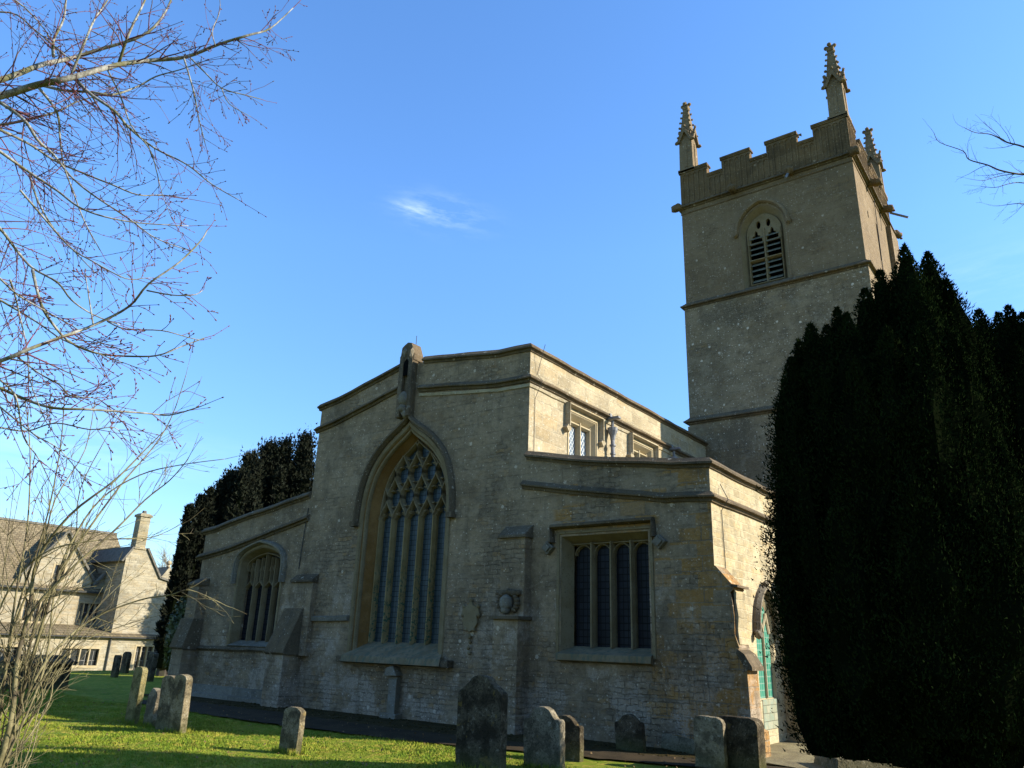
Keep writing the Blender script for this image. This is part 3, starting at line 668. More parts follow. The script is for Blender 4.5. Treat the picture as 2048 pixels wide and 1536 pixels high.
# --- lancet on the south side
fS = fX(AX1+.003); GW = MB(); swi = arch(15.46, .42, .82, 2.02, 2.58, 'pt'); loft(GW, sw, swi, fS, .0, .05); sn = GW.build('side_window', M['warmjamb'], CH)
mb = MB(); mb.bar([(14.86, 1.98)]+head(15.46, .56, 2.05, 2.86, 'pt')+[(16.04, 1.98)], .11, fS, -.14, .01, .4); mb.blob((AX1+.1, 14.86, 1.95), (.09, .09, .09), 1); mb.blob((AX1+.1, 16.04, 1.95), (.09, .09, .09), 1); mb.blob((AX1+.1, 15.46, 2.92), (.09, .08, .07), 1, .08, 3)
mb.build('hood_mould', M['trim'], sn)
mb = MB(); mb.prism(swi, fS, .055, .075); mb.build('glass', M['glassG'], sn)
mb = MB(); mb.bar([(15.46, .82), (15.46, 2.0)], .055, fS, .01, .055)
for s in (-1, 1): mb.bar([(15.46+s*.19*sm(t/8), 2.0+.36*t/8) for t in range(9)], .06, fS, .01, .055); mb.bar([(15.46+s*.38, 2.0), (15.46+s*.22, 2.38)], .09, fS, .015, .055)
mb.build('mullion', M['warmjamb'], sn)
t = NT('green stained ashlar'); u_, z_, v_, p_ = t.wallvec(); bc_, bm_ = t.brick(v_, .28, .14, .008)
cc = t.mix(t.sep(bc_)[0], (.30, .31, .20), (.42, .40, .27)); cc = t.mix(t.m('MULTIPLY', t.step(t.noise(t.pos, 5, 5, .7), .45, .6), .7), cc, (.26, .34, .26)); cc = t.mix(bm_, cc, (.2, .2, .13))
M['greenstone'] = t.done(cc, .9, t.bump(t.m('SUBTRACT', t.noise(t.pos, 20, 4, .7), bm_), .6, .015))
mb = MB(); mb.box(AX1-.05, AX1+.012, 15.08, 15.88, .28, .80); mb.build('under_sill', M['greenstone'], sn)
# --- clerestory windows
for (a, b) in ((14.78, 16.02), (17.93, 19.13)):
    fC = fX(NX1+.003); A = [(a, 5.9), (a, 6.98), (b, 6.98), (b, 5.9)]; B = [(a+.1, 5.9), (a+.1, 6.86), (b-.1, 6.86), (b-.1, 5.9)]
    mb = MB(); loft(mb, A, B, fC, 0, .16, False); w_ = mb.build('clerestory_window', M['warmjamb'], CH)
    mb = MB(); mb.bar([(a-.05, 5.9), (a-.05, 7.03), (b+.05, 7.03), (b+.05, 5.9)], .09, fC, -.02, .03, .6); mb.build('jamb_moulding', M['warmjamb'], w_)
    mb = MB(); mb.bar([(a-.17, 6.58), (a-.17, 7.14), (b+.17, 7.14), (b+.17, 6.58)], .085, fC, -.15, .01, .45); mb.build('hood_mould', M['nave'], w_)
    mb = MB()
    for yy in (a-.19, b+.19): mb.prism([(yy-.11, 6.52), (yy, 6.63), (yy+.11, 6.52), (yy, 6.41)], fC, -.13, .01)
    mb.each('label_stop', M['nave'], w_)
    mb = MB(); mb.prism(B, fC, .20, .22); mb.build('glass', M['glassC'], w_)
    mb = MB(); c = (a+b)/2; mb.bar([(c, 5.9), (c, 6.86)], .10, fC, .06, .2); mb.bar([(a+.1, 6.80), (b-.1, 6.80)], .10, fC, .08, .2); mb.bar([(a+.13, 5.9), (a+.13, 6.86)], .06, fC, .08, .2); mb.bar([(b-.13, 5.9), (b-.13, 6.86)], .06, fC, .08, .2); mb.each('mullion', M['warmjamb'], w_)
# rainwater heads and pipes
for y in (16.62, 20.30):
    r = MB(); x = NX1+.16
    r.tube([(x, y, 4.9), (x, y, 6.72)], .055, 8); d_ = r.build('drainpipe', M['lead'], CH, 0, True)
    mb = MB(); mb.tube([(x, y, 6.68), (x, y, 6.80), (x, y, 6.92), (x, y, 7.0), (x, y, 7.02)], [.06, .08, .13, .14, .10], 10); mb.build('hopper', M['lead'], d_); mb = MB(); mb.tube([(x, y, 6.52), (x, y, 6.56)], .085, 8); mb.tube([(x, y, 6.30), (x, y, 6.34)], .075, 8); mb.each('pipe_collar', M['lead'], d_)
    mb = MB(); mb.tube([(x, y, 7.02), (x, y, 7.2)], .04, 6); mb.box(x-.22, x+.22, y-.07, y+.07, 7.24, 7.30, .02); mb.box(x-.2, x-.02, y-.06, y+.06, 7.30, 7.40, .02); mb.build('spout', M['lead'], d_)
# lightning conductor wires
mb = MB(); mb.tube([(-9.17, YF+.26, 8.2), (NX1+.02, YF+.26, 7.5), (NX1+.16, YF+.27, 7.34), (NX1+.02, YF+.2, 6.9), (NX1+.02, YF+.2, 5.6)], .006, 4); mb.build('lightning_wire', M['wire'], CH)
mb = MB(); mb.tube([(-16.62, YF-.02, 4.95), (-16.66, YF-.03, 4.3), (-16.72, YF-.02, 3.35)], .012, 4); mb.build('lightning_wire', M['wire'], CH)
mb = MB(); mb.tube([(AX1+.02, YF+.45, 4.6), (AX1+.16, YF+.45, 4.3), (AX1+.02, YF+.45, 4.1), (AX1+.02, YF+.48, 3.3), (AX1+.02, YF+.5, 2.9)], .008, 4); mb.build('lightning_wire', M['wire'], CH)

# --- bellcote shaft with niche over the great window
mb = MB(); bx0, bx1 = -13.42, -12.96
mb.box(bx0, bx0+.14, E-.20, E+.02, 6.95, 8.62); mb.box(bx1-.14, bx1, E-.20, E+.02, 6.95, 8.55); mb.box(bx0+.14, bx1-.14, E-.10, E+.02, 7.05, 8.20)
mb.box(bx0+.02, bx1-.02, E-.12, E+.16, 8.2, 8.72); mb.prism([(bx0-.03, 8.45), (bx0+.02, 8.86), (-13.32, 8.92), (-13.2, 8.98), (-13.06, 8.94), (bx1+.02, 8.62), (bx1+.02, 8.45)], fE, -.17, .18)
mb.build('gable_shaft', M['coping'], CH, .02)
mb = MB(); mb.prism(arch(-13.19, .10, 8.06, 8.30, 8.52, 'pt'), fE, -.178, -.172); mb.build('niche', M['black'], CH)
mb = MB(); mb.blob((-13.16, E-.2, 7.42), (.13, .12, .20), 2, .06, 2); mb.blob((-13.16, E-.22, 7.16), (.10, .1, .11), 2, .05, 4); mb.blob((-13.34, E-.16, 7.18), (.07, .06, .07), 1); mb.blob((-13.0, E-.16, 7.18), (.06, .06, .07), 1)
mb.tube([(-13.15, E-.16, 7.1), (-13.1, E-.14, 6.92)], [.1, .05], 8); mb.build('finial_carving', M['trim'], CH, 0, True)
mb = MB(); mb.blob((-13.26, E-.18, 8.70), (.07, .08, .12), 1, .1, 4); mb.blob((-13.0, E-.18, 8.62), (.05, .08, .16), 1, .1, 7); mb.each('carved_knob', M['trim'], CH)
mb = MB(); mb.tube([(-13.17, E+.1, 8.9), (-13.17, E+.1, 9.25)], .008, 4); mb.build('lightning_rod', M['wire'], CH)

# --- buttresses
def off(mb, x0, x1, prof, back=.03):              # side profile: list of (z, projection)
    pts = [(E+back, prof[0][0])]+[(E-p_, z) for z, p_ in prof]+[(E+back, prof[-1][0])]
    fn = lambda u, z, d: (x0+d, u, z); mb.prism(pts, fn, 0, x1-x0)
mb = MB(); off(mb, -9.86, -9.24, [(-.3, .42), (2.14, .42), (2.14, .24), (3.78, .24), (4.0, .02)]); mb.box(-9.92, -9.18, E-.5, E, -.3, .35); mb.build('buttress', M['facade'], CH, .02)
mb = MB(); off(mb, -9.92, -9.20, [(3.74, .30), (3.80, .30), (4.02, .03)]); mb.box(-9.92, -9.18, E-.5, E, 2.10, 2.17); mb.each('buttress_cap', M['coping'], CH, .015)
mb = MB(); mb.blob((-9.60, E-.34, 2.43), (.14, .13, .17), 3, .05, 1); mb.blob((-9.60, E-.36, 2.29), (.09, .10, .09), 2, .06, 2); mb.build('carved_head', M['trim'], CH, 0, True); mb = MB()
for i in range(15):
    a = math.pi*(1.25-1.5*i/14); mb.blob((-9.60+.23*math.cos(a), E-.28, 2.44+.21*math.sin(a)), (.065, .09, .065), 1, .1, i)
mb.box(-9.88, -9.3, E-.34, E-.2, 2.58, 2.68); mb.build('carved_cartouche', M['coping'], CH, 0, True)
for (x0, x1, pj, u0, u1, pu, wt) in ((-16.85, -16.2, .58, -16.75, -15.92, .16, 2.28), (-21.35, -20.8, .48, -21.30, -20.78, .30, 2.0)):
    mb = MB(); off(mb, x0, x1, [(-.3, pj), (1.3, pj), (wt, pu+.01)]); off(mb, u0, u1, [(1.2, pu), (3.0, pu)]); mb.build('buttress', M['facade'], CH, .02)
    mb = MB(); off(mb, x0-.04, x1+.05, [(1.22, pj+.02), (1.27, pj+.07), (1.33, pj+.05), (wt+.06, pu+.03)]); mb.build('buttress_weathering', M['coping'], CH, .015)
    mb = MB(); off(mb, u0-.02, u1+.03, [(2.98, pu+.05), (3.04, pu+.05), (3.2, .02)]); mb.build('buttress_cap', M['coping'], CH, .015)
mb = MB(); fz = lambda u, z, d: (u, YF+d, z)      # stepped buttress on the south corner
mb.prism([(AX1-.1, 3.06), (AX1+.02, 3.06), (-4.98, 2.72), (-4.96, 2.66), (-5.03, 2.6), (-5.0, 2.45), (-4.98, 2.2), (-4.99, 1.9), (-4.93, 1.7), (-4.95, 1.64), (-4.86, 1.58), (-4.78, 1.42), (-4.76, 1.36), (-4.82, 1.34), (-4.80, .45), (-4.70, .40), (-4.68, -.3), (AX1-.1, -.3)], fz, .002, .50)
mb.build('buttress', M['facade'], CH)
mb = MB(); mb.prism([(-5.0, 2.74), (-4.88, 2.72), (-4.88, 2.68), (-5.0, 2.69)], fz, -.03, .53); mb.prism([(-4.96, 1.68), (-4.84, 1.60), (-4.72, 1.40), (-4.72, 1.34), (-4.82, 1.36), (-4.98, 1.6)], fz, -.03, .53); mb.each('buttress_cap', M['coping'], CH)
mb = MB(); mb.prism([(-4.98, 2.66), (-4.935, 2.6), (-4.95, 2.45), (-4.92, 2.2), (-4.945, 2.0), (-4.93, 1.75), (-4.99, 1.72)], fz, .05, .46); mb.build('buttress_quoin', M['aisle'], CH)
mb = MB(); mb.box(AX1-.1, -4.45, 16.35, 16.95, -.3, 1.9, 0, 0); mb.box(AX1-.1, -4.7, 16.38, 16.92, 1.9, 3.2); mb.build('buttress', M['aisle'], CH, .02)
# --- small pier and bracket under the great window, wall tablet, vent
mb = MB(); mb.prism([(-13.05, .88), (-13.0, 1.06), (-12.80, 1.10), (-12.66, .90)], fE, -.22, .02); mb.build('bracket', M['trim'], CH, .015)
mb = MB(); mb.box(-12.98, -12.72, E-.12, E+.02, -.1, .88); mb.box(-12.90, -12.68, E-.18, E-.118, -.1, .82, 0); mb.box(-13.1, -12.6, E-.22, E, -.1, .12); mb.build('pilaster', M['trim'], CH, .01)
mb = MB(); ca = [(-.0, .34), (-.06, .22), (-.20, .18), (-.24, .06), (-.17, .02), (-.20, -.14), (-.12, -.26), (0, -.32), (.12, -.26), (.20, -.14), (.17, .02), (.24, .06), (.20, .18), (.06, .22)]
mb.prism([(-10.76+a, 2.18+b) for a, b in ca], fE, -.07, .01)
for i, (dx, dz) in enumerate(((-.2, .2), (.2, .2), (0, .33), (-.22, .02), (.22, .02), (-.1, -.27), (.1, -.27), (0, -.42), (.02, -.52), (-.02, -.64), (.01, -.74))): mb.blob((-10.76+dx, E-.05, 2.18+dz), (.05, .05, .05), 1, .08, i)
mb.build('wall_tablet', M['jamb'], CH)
mb = MB(); mb.box(-7.26, -7.10, E-.004, E+.02, .10, .24); mb.build('air_brick', M['black'], CH)

# ------------------------------------------------------------------ tower
TX0, TX1, TY0, TY1 = -9.87, -3.89, 23.2, 29.3
fT = lambda u, z, d: (u, TY0+d, z)
bo = arch(-6.98, .76, 13.28, 15.35, 16.30, 'pt'); bi = arch(-6.98, .60, 13.42, 15.35, 16.08, 'pt')
mb = MB(); wall(mb, [(TX0, 13.0), (TX0, 17.3), (TX1, 17.3), (TX1, 13.0)], [bo], fT, .55)
for (x0, x1, y0, y1) in ((TX0, TX0+.5, TY0+.55, TY1), (TX1-.5, TX1, TY0+.55, TY1), (TX0+.5, TX1-.5, TY1-.5, TY1)): mb.box(x0, x1, y0, y1, 13.0, 17.3)
mb.box(TX0-.05, TX1+.05, TY0-.05, TY1+.05, 8.7, 13.05); mb.box(TX0-.10, TX1+.10, TY0-.10, TY1+.1, -.3, 8.75)
mb.box(TX1-.3, TX1+.16, TY1-1.25, TY1+.15, 8.9, 16.9)
tower = mb.build('tower', M['tower'], CH)
def ring(z, e, prof, mat, name, parent):
    c = [(TX0-e, TY0-e), (TX1+e, TY0-e), (TX1+e, TY1+e), (TX0-e, TY1+e)]; d = [(-1, -1), (1, -1), (1, 1), (-1, 1)]
    mb = MB(); P, U = [], []
    for i in range(5):
        P.append((c[i % 4][0], c[i % 4][1], z)); U.append(d[i % 4])
    k = len(prof); vs = [(p[0]+o[0]*a, p[1]+o[1]*a, p[2]+b) for p, o in zip(P, U) for a, b in prof]
    mb.add(vs, [(i*k+j, i*k+(j+1) % k, (i+1)*k+(j+1) % k, (i+1)*k+j) for i in range(4) for j in range(k)]); return mb.build(name, mat, parent)
TS = [(-.03, -.11), (.05, -.10), (.07, -.05), (.16, -.04), (.165, .0), (.13, .02), (.04, .10), (-.03, .18)]
ring(8.92, .05, TS, M['coping'], 'string_course', tower); ring(13.17, .0, TS, M['coping'], 'string_course', tower); ring(17.20, .0, [(a*.9, b*.85) for a, b in TS], M['coping'], 'string_course', tower)
ring(16.93, .0, [(-.02, -.02), (.025, -.02), (.025, .02), (-.02, .02)], M['parapet'], 'string_fillet', tower)
mb = MB(); mb.box(TX0+.3, TX1-.3, TY0+.3, TY1-.3, 17.0, 17.35); mb.build('tower_roof', M['lead'], tower)
# battlements: four crenellated sides with blind panels
def crenel(fn, L, skip):
    mb = MB(); cp = MB(); e = 18.24; mt = 18.72; z0 = 17.28
    cr = [(0, 1.05), (1.62, 2.66), (3.26, 4.30), (4.86, L)]
    pts = [(0, z0)]
    for i, (a, b) in enumerate(cr):
        pts += [(a, mt), (b, mt)] if i == 0 else [(a, e), (a, mt), (b, mt)]
        if i < 3: pts += [(b, e)]
    pts += [(L, z0)]
    mb.prism(pts, fn, 0, .28)
    def top(a, b, z):
        cp.prism([(a, z), (a, z+.07), (b, z+.07), (b, z)], fn, -.05, .33); cp.prism([(a, z-.05), (a, z), (b, z), (b, z-.05)], fn, -.03, .05)
    for i, (a, b) in enumerate(cr):
        top(a-.04, b+.04, mt)
        if i < 3: top(b, cr[i+1][0], e)
    x = .10
    while x < L-.05:
        zt = mt if any(a-.01 <= x <= b+.01 for a, b in cr) else e
        mb.prism([(x-.025, z0+.06), (x-.025, zt-.12), (x+.025, zt-.12), (x+.025, z0+.06)], fn, -.028, .001); 
        if x+.2 < L: mb.prism([(x, zt-.22), (x+.1, zt-.14), (x+.2, zt-.22), (x+.2, zt-.1), (x, zt-.1)], fn, -.022, .001)
        x += .2
    return mb, cp
LW = TX1-TX0; LD = TY1-TY0
for nm, fn, L in (('e', lambda u, z, d: (TX0+u, TY0+d, z), LW), ('s', lambda u, z, d: (TX1-.003-d, TY0+.004+u*(LD-.008)/LW, z), LW), ('w', lambda u, z, d: (TX1-u, TY1-d, z), LW), ('n', lambda u, z, d: (TX0+.003+d, TY1-.004-u*(LD-.008)/LW, z), LW)):
    a, b = crenel(fn, L, 0); bt = a.build('battlement', M['parapet'], CH); b.build('merlon_coping', M['parapet'], bt)
# pinnacle
def pinnacle_mesh():
    mb = MB(); w = .27
    mb.box(-w, w, -w, w, 0, 1.35, .02); mb.box(-w-.05, w+.05, -w-.05, w+.05, -.06, .06)
    for k in range(4):
        c, s = math.cos(k*math.pi/2), math.sin(k*math.pi/2); fn = lambda u, z, d: ((w+d)*c-u*s, (w+d)*s+u*c, z)
        mb.prism([(-.30, 1.28), (0, 1.95), (.30, 1.28), (.22, 1.28), (0, 1.72), (-.22, 1.28)], fn, -.04, .07)
        mb.prism([(-.05, .15), (-.05, 1.2), (.05, 1.2), (.05, .15)], fn, -.03, .012)
        mb.blob(fn(-.30, 1.30, .06), (.08, .08, .07), 1, .1, k); mb.blob(fn(.30, 1.30, .06), (.08, .08, .07), 1, .1, k+5); mb.blob(fn(0, 1.98, .05), (.06, .06, .08), 1, .1, k+9)
        mb.blob(fn(.15, 1.65, .06), (.05, .05, .05), 1, .1, k); mb.blob(fn(-.15, 1.65, .06), (.05, .05, .05), 1, .1, k)
    mb.box(-.25, .25, -.25, .25, 1.33, 2.98, .165)
    for i in range(5):
        z = 1.75+i*.25; r = .25-.165*(z-1.33)/1.67
        for sx in (-1, 1):
            for sy in (-1, 1): mb.blob((sx*(r+.025), sy*(r+.025), z), (.055, .055, .05), 1, .12, i)
    mb.box(-.11, .11, -.11, .11, 2.90, 3.02, -.02)
    for sx, sy in ((-1, 0), (1, 0), (0, 1), (0, -1)): mb.blob((sx*.14, sy*.14, 3.13), (.10, .10, .08), 1, .12, 3)
    mb.tube([(0, 0, 2.95), (0, 0, 3.1), (0, 0, 3.2), (0, 0, 3.32)], [.06, .08, .06, .02], 6)
    return mb.mesh('pinnacle', M['tower'])
pm = pinnacle_mesh()
for (x, y) in ((TX0+.27, TY0+.27), (TX1-.27, TY0+.27), (TX1-.27, TY1-.27), (TX0+.27, TY1-.27)): link('pinnacle', pm, CH, (x, y, 18.78 if x < -5 else 18.80))
# belfry window
mb = MB(); loft(mb, bo, bi, fT, .003, .25); bw = mb.build('belfry_window', M['jamb'], CH)
mb = MB(); mb.bar([(-6.98-.98, 15.36), (-6.98-.9, 15.40)]+head(-6.98, .88, 15.42, 16.48, 'pt')+[(-6.98+.9, 15.40), (-6.98+.98, 15.36)], .14, fT, -.14, .01, .45); mb.build('hood_mould', M['tower'], bw)
mb = MB(); mb.bar(arch(-6.98, .80, 13.28, 15.35, 16.36, 'pt'), .08, fT, -.02, .03, .6); mb.build('jamb_moulding', M['tower'], bw)
mb = MB(); mb.bar([(-6.98, 13.42), (-6.98, 15.5)], .11, fT, .12, .3); mb.bar([(-7.56, 14.36), (-6.40, 14.36)], .10, fT, .12, .3); mb.bar([(-7.54, 13.42), (-7.54, 15.4)], .06, fT, .12, .3); mb.bar([(-6.42, 13.42), (-6.42, 15.4)], .06, fT, .12, .3); mb.bar([(-7.56, 13.45), (-6.40, 13.45)], .08, fT, .12, .3)
hl = []
for s in (-1, 1):                                  # solid head pierced by cusped lights and two oval eyes
    cx = -6.98+s*.275
    hl.append([(cx-.2, 15.02)]+[(cx-.2, 15.14), (cx-.17, 15.20), (cx-.13, 15.16), (cx-.13, 15.28), (cx-.06, 15.30), (cx-.05, 15.40), (cx, 15.48), (cx+.05, 15.40), (cx+.06, 15.30), (cx+.13, 15.28), (cx+.13, 15.16), (cx+.17, 15.20), (cx+.2, 15.14)]+[(cx+.2, 15.02)])
    cx = -6.98+s*.17; hl.append([(cx+.075*math.cos(a), 15.68+.15*math.sin(a)) for a in [2*math.pi*k/12 for k in range(12)]])
hd = [(-7.58, 14.99)]+[p for p in arch(-6.98, .60, 14.99, 15.35, 16.08, 'pt')[1:-1]]+[(-6.38, 14.99)]
wall(mb, hd, hl, lambda u, z, d: (u, TY0+.16+d, z), .1)
mb.build('tracery', M['jamb'], bw)
mb = MB()
for s in (-1, 1):
    cx = -6.98+s*.275
    for i in range(9):
        z = 13.52+i*.205
        if abs(z-14.36) < .09: continue
        mb.add([(cx-.23, TY0+.14, z), (cx+.23, TY0+.14, z), (cx+.23, TY0+.40, z+.19), (cx-.23, TY0+.40, z+.19), (cx-.23, TY0+.14, z+.035), (cx+.23, TY0+.14, z+.035), (cx+.23, TY0+.40, z+.225), (cx-.23, TY0+.40, z+.225)],
               [(0, 1, 2, 3), (4, 7, 6, 5), (0, 4, 5, 1), (1, 5, 6, 2), (2, 6, 7, 3), (3, 7, 4, 0)])
mb.each('louvre', M['louvre'], bw)
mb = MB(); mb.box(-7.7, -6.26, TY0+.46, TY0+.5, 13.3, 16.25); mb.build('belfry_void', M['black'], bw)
mb = MB(); mb.box(TX1-.02, TX1+.004, 25.95, 26.10, 14.55, 16.0); mb.box(TX1-.02, TX1+.004, 24.6, 24.72, 15.55, 15.8); mb.each('slit_window', M['black'], CH)
# gargoyles
def garg(x, y, dx, dy, r=1.0, seed=0):
    mb = MB(); P = [(x-dx*.1, y-dy*.1, 17.2), (x+dx*.12, y+dy*.12, 17.22), (x+dx*.28, y+dy*.28, 17.16), (x+dx*.42*r, y+dy*.42*r, 17.08)]
    mb.tube(P, [.13, .14, .12, .07], 7); mb.blob((x+dx*.36*r, y+dy*.36*r, 17.16), (.15, .15, .14), 2, .10, seed); mb.blob((x+dx*.15, y+dy*.15, 17.26), (.14, .14, .12), 2, .12, seed+3)
    px, py = -dy, dx
    for s in (-1, 1): mb.blob((x+dx*.33*r+px*.1*s, y+dy*.33*r+py*.1*s, 17.24), (.05, .05, .07), 1, .1, 2)
    mb.blob((x+dx*.5*r, y+dy*.5*r, 17.04), (.06, .06, .05), 1); mb.build('gargoyle', M['parapet'], CH, 0, True)
garg(TX0, TY0, -.6, -.6, .8, 1); garg(TX1, TY0, .6, -.6, .8, 2); garg(-7.85, TY0, 0, -1, .9, 3); garg(-5.85, TY0, 0, -1, .7, 4); garg(TX1, 25.3, 1, 0, .9, 5); garg(TX1, 27.3, 1, 0, .9, 6); garg(TX1, TY1, .6, .6, .9, 7)
for p0, p1 in (((-5.86, TY0-.25, 17.1), (-5.90, TY0-.55, 16.72)), ((TX1+.3, 27.4, 17.05), (TX1+.85, 27.5, 16.72))):
    mb = MB(); mb.tube([p0, p1], .045, 8); mb.build('spout_pipe', M['lead'], CH)
mb = MB(); mb.tube([(TX1+.05, 25.98, 16.9), (TX1+.02, 26.0, 14.5), (TX1+.02, 25.9, 12.0), (TX1+.07, 25.9, 8.9)], .015, 4); mb.build('lightning_wire', M['wire'], CH)

# ------------------------------------------------------------------ headstones
def rough(pts, amp=.007):
    out = []
    for i, a in enumerate(pts):
        b = pts[(i+1) % len(pts)]; L = math.hypot(b[0]-a[0], b[1]-a[1]); n = max(1, int(L/.07))
        for j in range(n): out.append((a[0]+(b[0]-a[0])*j/n+rnd.gauss(0, amp), a[1]+(b[1]-a[1])*j/n+rnd.gauss(0, amp)))
    return out
def shape(kind, w, h):
    hw = w/2
    if kind == 'round': return [(-hw, -.3), (-hw, h-hw*.42)]+[(-hw*math.cos(a), h-hw*.42+hw*.42*math.sin(a)) for a in [math.pi*i/10 for i in range(1, 10)]]+[(hw, h-hw*.42), (hw, -.3)]
    if kind == 'shoulder':        # semicircle between sloping shoulders
        return [(-hw, -.3), (-hw, h*.80), (-hw*.92, h*.83), (-hw*.45, h*.93)]+[(-hw*.45*math.cos(a), h*.935+h*.065*math.sin(a)*1.0) for a in [math.pi*i/8 for i in range(1, 8)]]+[(hw*.45, h*.93), (hw*.92, h*.83), (hw, h*.80), (hw, -.3)]
    if kind == 'ogee':
        return [(-hw, -.3), (-hw, h*.76), (-hw*.9, h*.80), (-hw*.72, h*.80), (-hw*.6, h*.86), (-hw*.42, h*.95), (-hw*.15, h), (hw*.15, h), (hw*.42, h*.95), (hw*.6, h*.86), (hw*.72, h*.80), (hw*.9, h*.80), (hw, h*.76), (hw, -.3)]
    if kind == 'flat': return [(-hw, -.3), (-hw, h-.07), (-hw+.05, h-.01), (-hw+.1, h), (hw-.1, h-.01), (hw-.03, h-.04), (hw, h-.1), (hw, -.3)]
    if kind == 'worn': return [(-hw, -.3), (-hw*.98, h*.5), (-hw, h*.78), (-hw*.7, h*.93), (-hw*.2, h), (hw*.3, h*.98), (hw*.8, h*.9), (hw, h*.8), (hw*.86, h*.66), (hw*.95, h*.5), (hw*.82, h*.33), (hw*.93, h*.15), (hw*.9, -.3)]
HS = [  # x, y, rot, kind, w, h, thick, mat, lean, label
 (-14.98, 8.30, -4, 'round', .37, 1.00, .11, 'hs_green', 0, 'tall thin greenish headstone with round top, left end of the lawn row'),
 (-14.30, 8.30, -3, 'worn', .36, .63, .14, 'hs_pale', -2, 'short crumbling headstone with broken edge between the tall green stone and the paired stones'),
 (-13.60, 8.16, 0, 'round', .42, .91, .11, 'hs_grey', 1, 'round topped headstone standing shoulder to shoulder with its taller right neighbour'),
 (-13.10, 8.10, 0, 'round', .39, .95, .13, 'hs_grey', 0, 'thick lichened headstone with bright right edge, right end of the lawn row'),
 (-9.98, 8.05, 4, 'round', .37, .63, .11, 'hs_grey', 1, 'low lone headstone standing by itself in the sunlit grass'),
 (-7.10, 8.98, 0, 'shoulder', .78, 1.20, .15, 'hs_dark', -1, 'tallest dark headstone with semicircular head and sloping shoulders in front of the wall'),
 (-6.57, 9.75, 0, 'ogee', .62, .80, .14, 'hs_pale', -1, 'wide pale mottled headstone with curved head beside the tallest dark stone'),
 (-6.86, 10.75, 0, 'ogee', .58, .62, .12, 'hs_dark', 1, 'dark shouldered headstone peeping out behind the pale mottled one'),
 (-6.62, 12.4, 0, 'ogee', .52, .58, .10, 'hs_dark', -2, 'small dark headstone with humped head set against the wall below the square window'),
 (-4.86, 11.55, 0, 'flat', .46, .72, .12, 'hs_pale', 0, 'square pale headstone with rounded corners near the church corner'),
 (-4.52, 11.85, 0, 'flat', .62, .72, .30, 'hs_dark', 0, 'broad dark blocky headstone at the foot of the corner buttress'),
 (-30.5, 15.9, -10, 'flat', .50, .80, .14, 'hs_dark', -3, 'leaning square topped dark headstone far off in front of the cottage'),
 (-33.6, 17.9, -10, 'round', .75, .86, .14, 'hs_dark', -2, 'grey round shouldered headstone far off in front of the cottage window'),
 (-27.7, 15.7, -10, 'flat', .58, .98, .16, 'hs_dark', 2, 'tall reddish brown slab headstone far off nearest the church corner')]
for (x, y, rot, kind, w, h, th, mat, lean, label) in HS:
    mb = MB(); mb.prism(rough(shape(kind, w, h), .009 if kind == 'worn' else .0028), lambda u, z, d: (u, d, z), -th/2, th/2)
    o = mb.build('headstone', M[mat], None, .012 if kind != 'worn' else .018); o.location = (x, y, 0); o.rotation_euler = (math.radians(rnd.uniform(-2, 2)), math.radians(lean), math.radians(rot))
    tag(o, label, 'headstone', 'headstones in the churchyard')
# chest tomb in shade at far left
ct = thing('chest_tomb', 'dark chest tomb with overhanging moulded lid in the shade behind the bush', 'tomb', (-24.6, 11.4, 0))
ct.rotation_euler = (0, 0, math.radians(-8)); ct.location = (-25.3, 10.75, 0); ct.scale = (.95, .85, .70)
mb = MB(); mb.box(-.55, .55, -.95, .95, -.2, .95); mb.box(-.64, .64, -1.04, 1.04, -.2, .14); 
for sx in (-1, 1):
    for sy in (-1, 1): mb.box(sx*.5-.1, sx*.5+.1, sy*.9-.1, sy*.9+.1, .1, .96)
mb.build('chest', M['hs_dark'], ct, .02)
mb = MB(); mb.box(-.74, .74, -1.14, 1.14, .96, 1.08); mb.box(-.68, .68, -1.08, 1.08, 1.08, 1.30, .28); mb.build('lid', M['hs_dark'], ct, .02)
mb = MB(); mb.box(-.55, .55, -.9, .9, 0, .20, .06); lt = mb.build('ledger_stone', M['hs_pale'], None, .02); lt.location = (-3.15, 13.35, 0); lt.rotation_euler = (0, 0, math.radians(-55))
lt.scale = (.9, .72, 1); tag(lt, 'low pale ledger stone lying at the foot of the big yew', 'tomb')
mb = MB(); mb.box(-.30, .30, -.05, .05, 0, .24); sl = mb.build('stone_slab', M['hs_pale'], None, .012); sl.location = (-6.0, 12.88, .02); sl.rotation_euler = (math.radians(-12), math.radians(6), 0)
tag(sl, 'small pale slab leaning on the wall foot left of the corner headstones', 'slab')

# ------------------------------------------------------------------ cottage
HC = thing('cottage', 'long limestone cottage with steep slate roof, front gables and a tall square chimney', 'house', (0, 0, 0))
M['cot'] = stone('cottage limestone', 'ashlar', 1.3, 1.15, .2, .2, w=.42, h=.15)
def slate_mat():
    t = NT('cottage slates'); p = t.sep(t.pos); vec = t.comb(p[1], t.m('MULTIPLY', p[2], 1.35), 0); bc, bm = t.brick(vec, .22, .17, .012)
    col = t.mix(t.sep(bc)[0], (.17, .145, .10), (.30, .26, .18)); col = t.mix(t.step(t.noise(t.pos, 3, 5, .7), .5, .65), col, (.22, .20, .15)); col = t.mix(bm, col, (.06, .055, .045))
    return t.done(col, .95, t.bump(t.m('ADD', t.m('MULTIPLY', bm, -1), t.noise(t.pos, 9, 4, .7)), .7, .04), spec=.05, k=(.68, .62, .53))
M['cslate'] = slate_mat()
XM = -51.2; fM = fX(XM); GB = -1.4
win = [(23.55, 2.05, 25.0, 3.35), (20.4, 2.05, 21.7, 3.35), (21.65, 4.5, 22.35, 5.5), (17.6, 2.05, 18.8, 3.35)]
